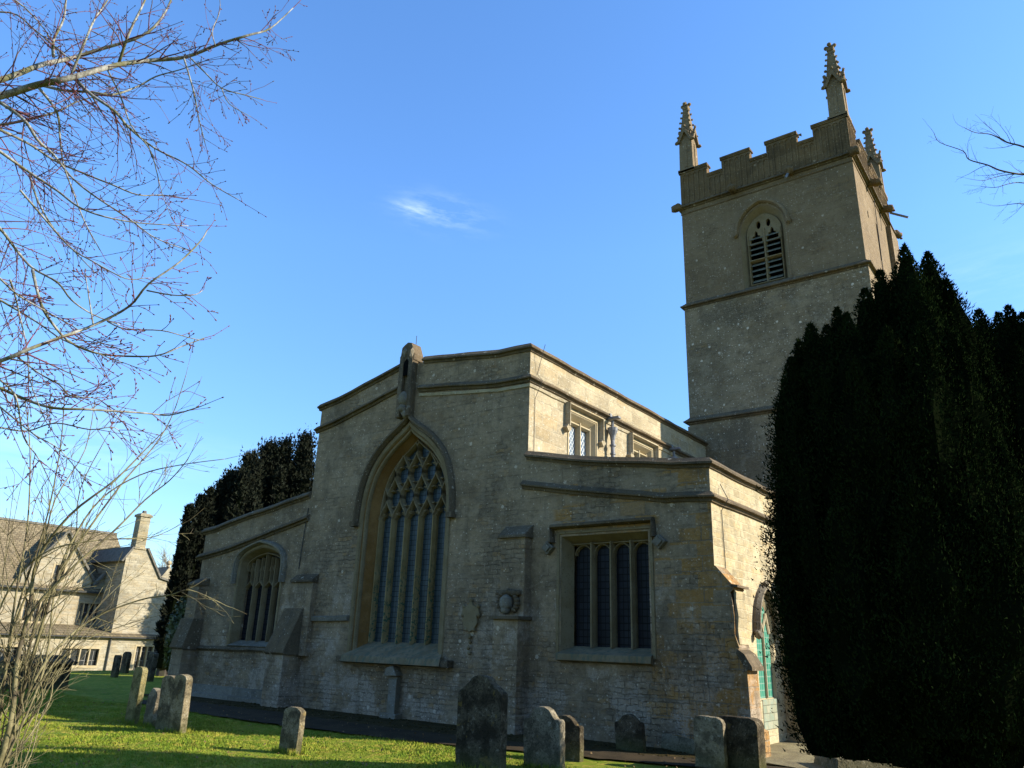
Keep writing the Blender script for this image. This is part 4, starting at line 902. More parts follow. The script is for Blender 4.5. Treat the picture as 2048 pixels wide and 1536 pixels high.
mb = MB(); wall(mb, [(8, GB), (8, 4.05), (19.95, 4.05), (19.95, 4.75), (22.0, 7.5), (24.05, 4.75), (24.05, 4.05), (24.3, 4.05), (24.3, 4.5), (25.6, 6.3), (26.8, 4.5), (26.8, GB)], [[(a, b), (a, d), (c, d), (c, b)] for a, b, c, d in win], fM, .4); mb.build('wall', M['cot'], HC)
mb = MB(); mb.add([(XM+.25, 8, 4.0), (XM+.25, 27, 4.0), (-55.2, 27, 8.2), (-55.2, 8, 8.25), (-59.5, 27, 4.0), (-59.5, 8, 4.0)], [(0, 1, 2, 3), (3, 2, 4, 5)])
for (yc, zp, hw, ze) in ((22.0, 7.55, 2.15, 4.7), (25.6, 6.35, 1.3, 4.45)):
    for s in (-1, 1): mb.add([(XM+.12, yc, zp), (XM+.12, yc+s*hw, ze), (XM-.75, yc+s*hw, ze), (-55, yc, zp)], [(0, 1, 2, 3)])
mb.add([(-51, 26.9, GB), (-51, 26.9, 4.2), (-59, 26.9, 4.0), (-59, 26.9, GB)], [(0, 1, 2, 3)])
rf = mb.build('roof', M['cslate'], HC)
mb = MB()
for (yc, zp, hw, ze) in ((22.0, 7.55, 2.15, 4.7), (25.6, 6.35, 1.3, 4.45)):
    for s in (-1, 1): mb.tube([(XM+.1, yc, zp+.02), (XM+.1, yc+s*hw, ze)], .09, 4)
mb.tube([(-55.2, 8, 8.28), (-55.2, 27, 8.23)], .12, 5); mb.each('gable_coping', M['slate'], rf)
mb = MB(); mb.box(XM+.05, XM+.35, 8, 24.6, 3.92, 4.03); mb.build('gutter', M['wire'], HC)
XW = -49.0; fW = fX(XW)
wing = [(24.85, GB), (24.85, 6.25), (25.15, 6.8), (26.25, 6.8), (26.5, 6.35), (27.3, 5.05), (28.7, 4.75), (28.7, GB)]
mb = MB(); mb.prism(wing, fW, 0, 7); mb.build('wing_wall', M['cot'], HC)
mb = MB()
for a, b in (((24.6, 5.9), (25.2, 6.86)), ((26.15, 6.86), (27.35, 5.08)), ((27.35, 5.10), (28.9, 4.78))): mb.bar([a, b], .12, fW, -.12, 6.9, 1)
mb.each('wing_coping', M['slate'], HC)
mb = MB(); mb.box(XW-.62, XW+.02, 25.3, 25.98, 6.7, 8.9); mb.box(XW-.70, XW+.1, 25.22, 26.06, 8.82, 8.98); mb.box(XW-.66, XW+.06, 25.26, 26.02, 8.98, 9.06, .1); mb.box(XW-.68, XW+.08, 25.24, 26.04, 6.75, 6.9, .05)
ch_ = mb.build('chimney', stone('chimney ashlar', 'ashlar', 1.15, 1.25, .2, .1, w=.5, h=.22), HC, .02)
mb = MB(); mb.tube([(XW-.3, 25.64, 9.04), (XW-.3, 25.64, 9.25)], [.16, .13], 8); mb.build('chimney_pot', M['slate'], ch_)
XL = -48.5; fL = fX(XL); lw_ = [(21.9, -.35, 24.1, .72), (26.3, -.6, 27.9, .9), (17.6, -.4, 19.6, .75)]
mb = MB(); wall(mb, [(8, GB), (8, 1.45), (28.7, 1.45), (28.7, GB)], [[(a, b), (a, d), (c, d), (c, b)] for a, b, c, d in lw_], fL, .35); mb.box(XM, XL-.35, 28.3, 28.7, GB, 1.45); mb.build('ground_floor_wall', M['cot'], HC)
mb = MB(); mb.add([(XL+.2, 8, 1.45), (XL+.2, 28.85, 1.45), (XM-.02, 28.85, 2.0), (XM-.02, 8, 2.0), (XL+.2, 8, 1.36), (XL+.2, 28.85, 1.36), (XL-.02, 28.85, 1.36), (XL-.02, 8, 1.36)], [(0, 1, 2, 3), (4, 5, 1, 0), (4, 7, 6, 5)]); mb.build('pent_roof', M['cslate'], HC)
mb = MB(); mb.tube([(XL+.08, 24.6, 1.4), (XL+.08, 24.6, GB)], .05, 6); mb.tube([(XL+.2, 8, 1.33), (XL+.2, 28.8, 1.33)], .05, 6); mb.build('downpipe', M['wire'], HC)
for fn, L in ((fM, win), (fL, lw_)):
    for a, b, c, d in L:
        mb = MB(); mb.bar([(a, b), (a, d), (c, d), (c, b), (a, b)], .16, fn, -.015, .12, .9); wv = mb.build('window', M['warmjamb'], HC)
        mb = MB(); mb.prism([(a, b), (a, d), (c, d), (c, b)], fn, .18, .2); mb.build('pane', M['glassH'], wv)
        mb = MB(); n = 3 if c-a > 1.3 else 1
        for i in range(1, n+1): mb.bar([(a+(c-a)*i/(n+1), b), (a+(c-a)*i/(n+1), d)], .09, fn, .03, .18, .8)
        mb.each('mullion', M['warmjamb'], wv)
mb = MB(); mb.prism([(27.9, 4.75), (28.75, 6.0), (29.6, 4.75), (29.6, GB), (27.9, GB)], fX(-50.5), 0, 6); mb.build('rear_gable', M['cot'], HC)
mb = MB(); mb.blob((-50.7, 28.75, 6.25), (.17, .17, .17), 2); mb.tube([(-50.7, 28.75, 5.95), (-50.7, 28.75, 6.15)], [.14, .07], 8); mb.build('ball_finial', M['warmjamb'], HC, 0, True)
# low boundary wall
mb = MB(); mb.box(-45.5, -45.1, 28.9, 48, -1.4, .9); mb.build('boundary_wall', M['cot'], None, .02); bpy.data.objects['boundary_wall']
tag(bpy.data.objects['boundary_wall'], 'low dark stone boundary wall beside the cottage', 'wall')

# ------------------------------------------------------------------ evergreens
def spires(list_, leaf, per, mat, name, parent, seed=1, cone=False):
    """list_ of (base xyz, top xyz, radius). Needle sprays on lumpy columns, plus a dark inner body."""
    rs = np.random.RandomState(seed); VV = []; cores = MB()
    for (b, t, R) in list_:
        b = np.array(b, float); t = np.array(t, float); H = np.linalg.norm(t-b)
        n = int(per*R*H); s = rs.uniform(0, 1, n)**.9; a = rs.uniform(0, 2*math.pi, n)
        ph = rs.uniform(0, 6, 4)
        def rad(s, a):
            env = (1.03-s)**.75*(1+.22*np.sin(s*H*5.5+ph[3])) if cone else np.minimum(1, (1-s)*H/(R*3.6)+.02)**.8*np.minimum(1, .55+s*2.5)
            return R*env*(1+.22*np.sin(3*a+ph[0]+s*H*2)+.16*np.sin(5*a-s*H*3.1+ph[1])+.10*np.sin(s*H*7+ph[2]))
        r = rad(s, a)*(1+rs.normal(0, .13, n))
        r = np.where(rs.uniform(0, 1, n) < .06, r*rs.uniform(1.0, 1.45, n), r)
        C = b+(t-b)*s[:, None]; out = np.stack([np.cos(a), np.sin(a), np.zeros(n)], 1); P = C+out*r[:, None]
        up = out*rs.uniform(.1, .9, n)[:, None]+np.array([0, 0, 1])*rs.uniform(.4, 1.1, n)[:, None]+rs.normal(0, .35, (n, 3)); up /= np.linalg.norm(up, axis=1)[:, None]
        sd = np.cross(up, out+rs.normal(0, .6, (n, 3))); sd /= np.linalg.norm(sd, axis=1)[:, None]+1e-9
        L = leaf*rs.uniform(.5, 1.8, n)[:, None]; Wd = leaf*rs.uniform(.25, .5, n)[:, None]
        VV.append(np.stack([P-sd*Wd-up*L*.3, P+sd*Wd-up*L*.3, P+sd*Wd*.5+up*L*.5, P+up*L], 1).reshape(-1, 3))
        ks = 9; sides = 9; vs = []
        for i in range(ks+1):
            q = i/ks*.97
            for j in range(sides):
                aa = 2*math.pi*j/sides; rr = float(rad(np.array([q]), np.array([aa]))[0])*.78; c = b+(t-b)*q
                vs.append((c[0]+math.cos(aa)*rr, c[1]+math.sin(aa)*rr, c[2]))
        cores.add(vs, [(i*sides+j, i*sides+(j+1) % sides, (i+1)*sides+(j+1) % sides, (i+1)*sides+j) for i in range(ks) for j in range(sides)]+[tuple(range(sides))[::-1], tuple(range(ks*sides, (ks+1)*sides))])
    V = np.concatenate(VV); nq = len(V)//4; Fq = np.arange(nq*4).reshape(-1, 4)
    me = rawmesh(name, V, Fq, 4, mat)
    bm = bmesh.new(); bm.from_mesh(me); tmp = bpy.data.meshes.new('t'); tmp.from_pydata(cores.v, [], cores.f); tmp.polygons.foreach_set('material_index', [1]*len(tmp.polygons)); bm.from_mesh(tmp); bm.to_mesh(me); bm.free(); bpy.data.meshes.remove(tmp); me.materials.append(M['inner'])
    return link(name, me, parent)
def yew(px_tops, centre, rad, h_in, n_in, label, seed, skirt, leaf=.030, per=5200, zb=.5, seen=True):
    rr = random.Random(seed); L = []
    for (px, py, t) in px_tops:
        T = at_dist(px, py, t); B = Vector((centre[0]+(T.x-centre[0])*.80, centre[1]+(T.y-centre[1])*.80, zb)); L.append((B, T, rr.uniform(.28, .40)))
    for i in range(n_in):
        a = rr.uniform(0, 2*math.pi); q = math.sqrt(rr.uniform(.02, 1)); x = centre[0]+math.cos(a)*rad*q; y = centre[1]+math.sin(a)*rad*q
        H = h_in*(1-.42*q*q)*rr.uniform(.80, 1.0); B = Vector((centre[0]+math.cos(a)*rad*q*.8, centre[1]+math.sin(a)*rad*q*.8, zb+skirt*q)); L.append((B, Vector((x, y, H)), rr.uniform(.26, .42)))
    T_ = thing('yew_tree', label, 'tree', (centre[0], centre[1], 0), 'dark yews beside the church'); 
    tk = MB()
    for i in range(6):
        a = i*1.05; tk.tube([(math.cos(a)*.14, math.sin(a)*.14, -.1), (math.cos(a)*.2, math.sin(a)*.2, .7), (math.cos(a)*.45, math.sin(a)*.45, 1.6)], [.16, .12, .08], 7)
    tk.build('trunk', M['darkbark'], T_)
    c = spires(L, leaf, per, M['yew'], 'crown', T_, seed); c.location = (-centre[0], -centre[1], 0)
    return T_
yew([(1807, 490, 10.9), (1854, 505, 11.4), (1759, 541, 10.9), (1786, 561, 11.3), (1729, 578, 10.8), (1673, 615, 10.9), (1693, 626, 10.5), (1620, 649, 11.0), (1653, 651, 10.7), (1597, 680, 11.2), (1582, 715, 11.0),
     (1568, 760, 11.2), (1566, 830, 11.1), (1564, 900, 10.9), (1562, 990, 10.6), (1566, 1090, 10.4), (1920, 622, 11.5), (1890, 560, 11.4), (1832, 560, 10.6), (1775, 656, 10.0), (1839, 646, 9.9), (1900, 660, 10.5), (1710, 720, 9.9), (1650, 760, 10.2), (1600, 820, 10.3)],
    (-1.75, 10.75), 1.36, 6.2, 66, 'huge near black yew of many upright spires hiding the tower foot', 3, .35)
yew([(1957, 619, 12.6), (1995, 625, 12.4), (2015, 612, 12.8), (2045, 625, 12.4), (1975, 700, 12.3), (2030, 690, 12.0), (2090, 600, 12.8)], (-.05, 12.1), 1.15, 5.3, 38, 'second dark yew at the right edge behind the huge one', 4, .2)

def feather(parent, x, y, H, w, seed, leaf=.13, nb=210, nl=80):
    """evergreen crown: boughs leaving the stem, each a ragged plume of small sprays"""
    rs = np.random.RandomState(seed); VV = []
    for b in range(nb):
        f = rs.uniform(.04, 1)**.85; a = rs.uniform(0, 6.283); Lb = w*(1-f)**.8*rs.uniform(.45, 1.2)+.12
        o = np.array([x, y, .3+(H-.3)*f]); d = np.array([math.cos(a), math.sin(a), rs.uniform(.2, .9)+f*1.2]); d /= np.linalg.norm(d)
        q = rs.uniform(.05, 1, nl); P = o+d*(Lb*q)[:, None]+rs.normal(0, 1, (nl, 3))*(.05+.16*w*(1-q)**.7)[:, None]*.6
        up = d+rs.normal(0, .5, (nl, 3))+np.array([0, 0, .3]); up /= np.linalg.norm(up, axis=1)[:, None]; sd = np.cross(up, rs.normal(0, 1, (nl, 3))); sd /= np.linalg.norm(sd, axis=1)[:, None]
        L = leaf*rs.uniform(.6, 1.7, nl)[:, None]; Wd = L*rs.uniform(.3, .55, nl)[:, None]
        VV.append(np.stack([P-sd*Wd, P+up*L*.2-sd*Wd*.2, P+up*L, P+sd*Wd], 1).reshape(-1, 3))
    q = rs.uniform(0, 1, 160); P = np.array([x, y, H-.9])+np.stack([rs.normal(0, .10, 160)*(1-q), rs.normal(0, .10, 160)*(1-q), q*.95], 1); up = np.array([0, 0, 1.])+rs.normal(0, .4, (160, 3)); sd = np.cross(up, rs.normal(0, 1, (160, 3))); sd /= np.linalg.norm(sd, axis=1)[:, None]
    VV.append(np.stack([P-sd*.04, P+up*.03, P+up*.14, P+sd*.04], 1).reshape(-1, 3))
    V = np.concatenate(VV); me = rawmesh('crown', V, np.arange(len(V)).reshape(-1, 4), 4, M['conifer'])
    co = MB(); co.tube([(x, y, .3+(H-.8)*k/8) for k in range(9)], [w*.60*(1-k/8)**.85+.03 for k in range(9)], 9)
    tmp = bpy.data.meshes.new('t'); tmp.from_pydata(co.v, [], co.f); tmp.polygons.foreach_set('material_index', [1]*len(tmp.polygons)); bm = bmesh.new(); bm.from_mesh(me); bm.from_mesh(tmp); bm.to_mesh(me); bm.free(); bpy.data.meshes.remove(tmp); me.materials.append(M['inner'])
    c = link('crown', me, parent); c.location = (-x, -y, 0); return c
def conifer(px, py, t, w, label, seed):
    T = at_dist(px, py, t); e = thing('conifer_tree', label, 'tree', (T.x, T.y, 0), 'dark evergreens behind the north aisle')
    MB().tube([(0, 0, -1), (0, 0, T.z*.4), (0, 0, T.z*.8)], [.25, .18, .06], 7).build('trunk', M['darkbark'], e)
    w *= .85; feather(e, T.x, T.y, T.z, w, seed)
    r2 = random.Random(seed)
    for k in range(3):
        a = r2.uniform(0, 6.28); fc = feather(None, T.x+math.cos(a)*w*.5, T.y+math.sin(a)*w*.5, T.z*r2.uniform(.74, .96), w*r2.uniform(.5, .7), seed*7+k, .13, 90, 60)
        fc.location = (-T.x, -T.y, 0); fc.parent = e; fc.name = 'bough_mass'
for a in ((380, 1018, 36, .6, 'narrow leftmost evergreen spire showing past the aisle corner', 11), (404, 1000, 37, 1.0, 'second pointed evergreen from the aisle corner', 12), (446, 972, 38, 2.0, 'pointed evergreen rising above the low end of the aisle', 13), (466, 950, 38, 2.3, 'slender feathery evergreen with a bare tip over the aisle', 14),
          (503, 916, 39, 3.4, 'broad dark evergreen over the middle of the aisle parapet', 15), (540, 900, 40, 3.4, 'evergreen with brownish tips left of the tallest two', 16), (572, 888, 40, 3.6, 'tall evergreen with sunlit brown top', 17), (613, 880, 40, 3.6, 'tallest evergreen hard against the nave corner', 18)):
    conifer(*a)
for i, (x, y, h, w, lab) in enumerate(((-41.3, 32.2, 8.4, 2.1, 'rounded evergreen beside the cottage wing behind the north aisle'), (-21, -6, 11, 2.6, 'broad unseen evergreen on the far left, added to darken the east front'), (-12, -10, 12, 3.0, 'large unseen evergreen across from the east window, added to cut its skylight'), (-3, -10, 12, 3.0, 'large unseen evergreen behind the viewpoint, added to darken the east front'), (6, -7, 11, 2.8, 'unseen evergreen to the right behind the viewpoint, added to block skylight'), (-30, -1, 10, 2.6, 'unseen evergreen left of the bare shrub, added to block skylight'))):  # all but the first are unseen trees added to darken the east front
    e = thing('conifer_tree', lab, 'tree', (x, y, 0), 'evergreens round the lawn'); MB().tube([(0, 0, -.2), (0, 0, h*.5)], [.3, .15], 7).build('trunk', M['darkbark'], e)
    feather(e, x, y, h, w*1.3, 40+i, .2, 160, 30)
# loose laurel bush behind the buttress
rs = np.random.RandomState(9); c0 = at_dist(364, 1262, 34); n = 5000; d = rs.normal(0, 1, (n, 3)); d /= np.linalg.norm(d, axis=1)[:, None]
P = np.array(c0)-np.array([0, 0, .2])+d*np.array([.55, .55, 1.5])*rs.uniform(.6, 1.05, n)[:, None]; a1 = rs.normal(0, 1, (n, 3)); a1 /= np.linalg.norm(a1, axis=1)[:, None]; a2 = np.cross(a1, d); s_ = rs.uniform(.06, .12, n)[:, None]
V = np.stack([P-a1*s_, P+a2*s_*.6, P+a1*s_, P-a2*s_*.6], 1).reshape(-1, 3)
lb = thing('laurel_bush', 'yellowish evergreen bush in the gap between church and cottage', 'bush', (c0.x, c0.y, 0)); o = link('foliage', rawmesh('foliage', V, np.arange(4*n).reshape(-1, 4), 4, M['shrubleaf']), lb); o.location = (-c0.x, -c0.y, 0)
MB().tube([(0, 0, -.8), (.1, 0, .6), (.1, .1, 1.3)], [.09, .06, .02], 6).build('stem', M['darkbark'], lb)

# ------------------------------------------------------------------ bare trees
def twigs(main, fine, budm, p0, d0, length, r0, depth, rr, droop=0.0, spread=.8, buds=True, up=0.0):
    """one shoot as a wandering tube, with side shoots"""
    n = max(3, int(length/.09)) if depth > 0 else max(3, int(length/.06)); seg = length/n; p = Vector(p0); d = Vector(d0).normalized(); P = [p.copy()]; 
    for i in range(n):
        d = (d+Vector((rr.gauss(0, .11), rr.gauss(0, .11), rr.gauss(0, .11)-droop*.06+up*.06))).normalized(); p = p+d*seg; P.append(p.copy())
    R = [max(.0016, r0*(1-.75*i/n)) for i in range(n+1)]
    (main if r0 > .006 else fine).tube(P, R, 6 if r0 > .012 else (4 if r0 > .005 else 3), False)
    if buds and r0 < .006 and budm is not None:
        for i in range(1, n+1):
            if rr.random() < .55 or i == n:
                q = P[i]; t = (P[i]-P[i-1]).normalized(); s = t.orthogonal().normalized(); s.rotate(Matrix.Rotation(rr.uniform(0, 6.28), 3, t)); e = q+(t*.012+s*.009 if i < n else t*.016)
                budm.tube([q, q.lerp(e, .5), e], [.0022, .0042, .001], 4, False)
    if depth > 0:
        k = max(1, int(length/.13))
        for i in range(k):
            f = rr.uniform(.12, .97); idx = min(n-1, int(f*n)); q = P[idx].lerp(P[idx+1], f*n-idx); t = (P[idx+1]-P[idx]).normalized()
            s = t.orthogonal().normalized(); s.rotate(Matrix.Rotation(rr.uniform(0, 6.28), 3, t)); nd = (t*(1-spread*.45)+s*spread*rr.uniform(.5, 1.1)).normalized()
            twigs(main, fine, budm, q, nd, length*rr.uniform(.22, .5)*(1.15-f*.5), max(.0021, R[idx]*rr.uniform(.4, .6)), depth-1, rr, droop, spread, buds, up)
def limb(main, pts, r0, r1, subdiv=4):
    P = [Vector(p) for p in pts]; out = []
    for i in range(len(P)-1):
        a = P[max(i-1, 0)]; b = P[i]; c = P[i+1]; d = P[min(i+2, len(P)-1)]
        for j in range(subdiv):
            t = j/subdiv; out.append(.5*((2*b)+(c-a)*t+(2*a-5*b+4*c-d)*t*t+(3*b-a-3*c+d)*t**3))
    out.append(P[-1]); n = len(out); R = [r0+(r1-r0)*(i/(n-1))**.8 for i in range(n)]; main.tube(out, R, 8 if r0 > .02 else 6); return out, R
def px_limb(main, fine, budm, pl, t0, t1, r0, r1, rr, n_side, sl, depth, droop=.3, spread=.8, buds=True, up=0.0):
    k = len(pl); ph = rr.uniform(0, 6)
    pts = [at_dist(x, y, t0+(t1-t0)*i/(k-1)+.12*math.sin(i*1.3+ph)) for i, (x, y) in enumerate(pl)]
    out, R = limb(main, pts, r0, r1)
    n = len(out)
    for i in range(n_side):
        f = rr.uniform(.08, .98); idx = min(n-2, int(f*(n-1))); t = (out[idx+1]-out[idx]).normalized(); s = t.orthogonal().normalized(); s.rotate(Matrix.Rotation(rr.uniform(0, 6.28), 3, t))
        nd = (t*(1-spread*.4)+s*spread*rr.uniform(.6, 1.1)).normalized()
        twigs(main, fine, budm, out[idx], nd, sl*rr.uniform(.4, 1.1)*(1.2-f*.6), max(.0024, min(.006, R[idx]*.5)), depth, rr, droop, spread, buds, up)
    t = (out[-1]-out[-2]).normalized(); twigs(main, fine, budm, out[-1], t, sl*.5, max(.0022, r1*.9), max(0, depth-1), rr, droop*.5, spread, buds, up)
    return pts
rr = random.Random(21)
BT = thing('bare_tree', 'leafless tree with pale grey limbs and reddish budding twigs spreading in from the left', 'tree', (-7.4, .6, 0))
tr = MB(); tr.tube([(-7.4, .6, -.2), (-7.35, .62, 1.4), (-7.2, .7, 3.0), (-7.0, .8, 4.4), (-7.1, .7, 6.0), (-6.9, .9, 8.0), (-7.1, .8, 9.2)], [.22, .18, .15, .12, .07, .03, .008], 12)
mn, fi, bu = MB(), MB(), MB()
r9 = random.Random(77)
for i in range(16):
    a = r9.uniform(1.6, 5.0); z_ = r9.uniform(5.2, 9.0); twigs(mn, fi, bu, (-7.0, .8, z_), (math.cos(a), math.sin(a), r9.uniform(.2, 1.0)), r9.uniform(1.2, 2.4)*(1.25-(z_-5)/6), .014, 2, r9)
T5 = 5.6
LIMBS = [
 ([(-120, 215), (0, 192), (78, 169), (140, 156), (234, 130), (300, 121), (371, 114), (439, 88), (498, 70), (540, 57), (586, 16)], 5.9, 5.2, .028, .004, 18, .6, 2),
 ([(-120, 180), (0, 160), (81, 130), (140, 117), (202, 98), (283, 72), (325, 33), (350, -20)], 6.1, 5.9, .024, .006, 12, .6, 2),
 ([(-100, 262), (0, 250), (65, 237), (120, 221), (150, 205), (200, 190)], 6.4, 6.0, .013, .004, 8, .45, 2),
 ([(78, 169), (130, 181), (182, 184), (228, 189), (277, 172), (312, 153), (358, 140), (400, 126)], 5.8, 5.4, .011, .003, 10, .45, 1),
 ([(150, 158), (182, 189), (228, 221), (260, 257), (309, 296), (374, 329), (423, 368), (478, 400)], 5.7, 5.1, .013, .003, 13, .5, 1),
 ([(-80, 160), (0, 205), (49, 241), (75, 280), (107, 309), (140, 351), (182, 387), (260, 439), (309, 475), (374, 500)], 5.9, 5.1, .013, .003, 14, .5, 1),
 ([(-60, 240), (0, 260), (62, 290), (107, 320), (163, 345), (221, 368), (277, 390), (325, 390), (378, 398)], 5.7, 5.3, .010, .003, 11, .45, 1),
 ([(-60, 260), (0, 303), (59, 345), (114, 381), (156, 413), (208, 433), (280, 446), (377, 452)], 5.6, 5.0, .011, .003, 12, .5, 1),
 ([(78, 176), (114, 225), (120, 277), (127, 329), (145, 380), (169, 443), (200, 500)], 5.8, 5.3, .009, .003, 9, .4, 1),
 ([(59, 351), (78, 407), (111, 462), (146, 500), (190, 545)], 5.6, 5.2, .007, .003, 8, .4, 1),
 ([(140, 156), (169, 85), (189, 39), (215, 0), (240, -50)], 5.7, 5.7, .010, .005, 7, .45, 1),
 ([(238, 125), (260, 62), (290, 0), (310, -60)], 5.7, 5.6, .011, .006, 7, .45, 1),
 ([(107, 114), (107, 81), (127, 39), (132, 0), (140, -60)], 6.0, 6.0, .011, .006, 7, .45, 1),
 ([(368, 117), (387, 182), (397, 234), (410, 286)], 5.3, 5.1, .006, .003, 7, .35, 1),
 ([(377, 112), (410, 145), (443, 176), (490, 190), (521, 198)], 5.3, 5.0, .006, .003, 7, .35, 1),
 ([(443, 176), (459, 208), (501, 233)], 5.2, 5.0, .004, .002, 4, .25, 1),
 ([(210, 130), (240, 190), (262, 250), (300, 300), (315, 350), (325, 390), (345, 440)], 5.6, 5.2, .006, .002, 9, .35, 1),
 ([(-80, 30), (20, 25), (70, 60), (130, 110), (180, 145), (240, 190)], 6.2, 5.8, .007, .003, 10, .4, 1),
 ([(-60, -40), (30, 0), (90, 60), (120, 115)], 6.2, 6.0, .007, .003, 8, .4, 1),
 ([(430, 90), (425, 60), (440, 20), (436, -30)], 5.2, 5.2, .004, .002, 5, .3, 1),
 ([(-60, 735), (0, 722), (61, 697), (129, 672), (190, 649), (258, 613), (297, 568), (358, 525), (401, 482), (414, 461)], 4.4, 4.1, .011, .0035, 9, .36, 1),
 ([(-60, 750), (0, 776), (57, 801), (108, 816), (179, 819), (287, 826), (340, 830), (398, 814)], 4.4, 4.1, .009, .003, 10, .34, 1),
 ([(-60, 400), (0, 457), (36, 504), (65, 536), (115, 565), (143, 600), (186, 629), (240, 650)], 5.0, 4.6, .009, .003, 11, .4, 1),
 ([(65, 540), (82, 608), (108, 651), (143, 686), (201, 708), (287, 713), (326, 708), (358, 695), (409, 676)], 4.8, 4.3, .008, .003, 11, .36, 1),
 ([(40, 380), (100, 450), (143, 497), (186, 523), (251, 557), (290, 556), (315, 556)], 5.0, 4.8, .006, .002, 9, .36, 1),
 ([(-50, 570), (0, 600), (72, 643), (125, 679), (190, 705), (260, 730)], 4.8, 4.5, .007, .002, 9, .36, 1),
 ([(215, 643), (251, 658), (323, 661), (373, 674), (400, 680)], 4.2, 4.1, .004, .002, 4, .22, 1),
 ([(294, 581), (344, 590), (387, 590), (405, 581)], 4.2, 4.1, .004, .002, 3, .2, 1),
 ([(36, 715), (79, 747), (118, 769), (143, 792), (200, 800), (250, 850)], 4.4, 4.2, .005, .002, 8, .3, 1),
 ([(-40, 520), (0, 557), (36, 590), (82, 617), (143, 651), (186, 679), (251, 701)], 4.6, 4.4, .006, .002, 9, .32, 1),
 ([(-40, 850), (0, 855), (54, 862), (111, 846), (179, 859), (229, 855), (250, 880)], 4.4, 4.2, .005, .002, 8, .3, 1),
 ([(20, 560), (29, 586), (39, 629), (54, 697), (60, 760), (90, 840)], 4.5, 4.3, .005, .002, 7, .3, 1),
 ([(186, 647), (176, 583), (171, 549)], 4.2, 4.2, .004, .002, 3, .15, 0),
 ([(0, 760), (32, 794), (47, 873), (79, 920), (111, 988)], 4.4, 4.4, .005, .002, 7, .3, 1),
 ([(-30, 790), (20, 830), (70, 870), (120, 900), (170, 960)], 4.5, 4.4, .005, .002, 8, .3, 1)]
for pl, t0, t1, r0, r1, ns, sl, dp in LIMBS: px_limb(mn, fi, bu, pl, t0, t1, r0*1.15, r1, rr, int(ns*1.9), sl, dp)
# connect the limb roots to the trunk outside the frame
for pl, t0, t1, r0, r1, ns, sl, dp in LIMBS:
    if pl[0][0] < -20:
        a = at_dist(pl[0][0], pl[0][1], t0); zt = max(.8, min(7.0, a.z-.7)); b = Vector((-7.25, .68, zt)); tr.tube([b, b.lerp(a, .5)+Vector((0, 0, .05)), a], [r0*1.5, r0*1.2, r0], 6)
for o_, nm, mt in ((tr, 'trunk', M['bark']), (mn, 'branches', M['bark']), (fi, 'twigs', M['twig']), (bu, 'buds', M['twig'])):
    q = o_.build(nm, mt, BT, 0, True, False); q.location = (7.4, -.6, 0)

# multi-stemmed shrub, bottom left
SB = thing('bare_shrub', 'leafless many-stemmed yellowish shrub fanning up from the bottom left corner', 'shrub', (-6.3, 2.7, 0))
mn, fi = MB(), MB(); rr = random.Random(5)
ST = [
 ([(-60, 1700), (10, 1536), (40, 1400), (70, 1250), (130, 1130), (190, 1040), (250, 960), (310, 890), (345, 830), (372, 750)], .016, .003, 10, .5),
 ([(-50, 1680), (20, 1480), (60, 1330), (100, 1200), (140, 1090), (200, 1000), (280, 950), (360, 930), (450, 918)], .016, .003, 10, .5),
 ([(-40, 1680), (30, 1450), (75, 1350), (120, 1290), (190, 1235), (280, 1200), (340, 1190), (380, 1180), (440, 1205)], .013, .003, 11, .45),
 ([(-60, 1620), (0, 1536), (60, 1470), (100, 1400), (110, 1340), (150, 1280), (200, 1210), (260, 1150)], .008, .002, 9, .35),
 ([(-60, 1680), (-10, 1500), (10, 1350), (30, 1200), (55, 1050), (60, 900), (50, 800)], .014, .003, 9, .5),
 ([(-70, 1600), (0, 1400), (30, 1250), (80, 1120), (110, 1000), (170, 900), (190, 800)], .012, .003, 9, .5),
 ([(-80, 1550), (0, 1350), (40, 1200), (90, 1050), (120, 900), (130, 780)], .012, .003, 9, .5),
 ([(-40, 1650), (30, 1400), (50, 1250), (130, 1150), (230, 1060), (290, 1000), (340, 960), (375, 920)], .014, .003, 10, .5),
 ([(-40, 1660), (20, 1450), (35, 1320), (60, 1210), (75, 1120), (140, 1030), (230, 960), (290, 900), (330, 860)], .022, .003, 10, .5),
 ([(-50, 1640), (40, 1420), (110, 1330), (170, 1280), (250, 1250), (300, 1235)], .008, .002, 8, .4),
 ([(-50, 1640), (30, 1480), (90, 1330), (110, 1180), (150, 1080), (160, 980), (210, 880)], .010, .003, 8, .4),
 ([(-90, 1400), (-20, 1260), (30, 1160), (100, 1100), (200, 1080), (300, 1075), (360, 1050)], .010, .002, 9, .4),
 ([(-50, 1640), (0, 1500), (60, 1440), (85, 1390), (60, 1300), (20, 1220)], .007, .002, 6, .3)]
for pl, r0, r1, ns, sl in ST: px_limb(mn, fi, None, pl, 6.7, 6.7+rr.uniform(-.5, 1.0), r0, r1, rr, int(ns*2.0), sl*1.1, 1, -.4, .7, False, .4)
for i in range(17):
    x0 = rr.uniform(-70, 30); ang = rr.uniform(.05, .95); L = rr.uniform(300, 640); pts = []
    for j in range(6):
        f = j/5; pts.append((x0+10*f+L*math.sin(ang*f**.8)*f*.8+rr.uniform(-8, 8), 1660-L*1.15*f*math.cos(ang*.6)+rr.uniform(-8, 8)))
    px_limb(mn, fi, None, pts, 6.8+rr.uniform(-.6, .6), 6.8+rr.uniform(-.8, 1.0), rr.uniform(.004, .009), .002, rr, 5, .35, 1, -.2, .7, False, .3)
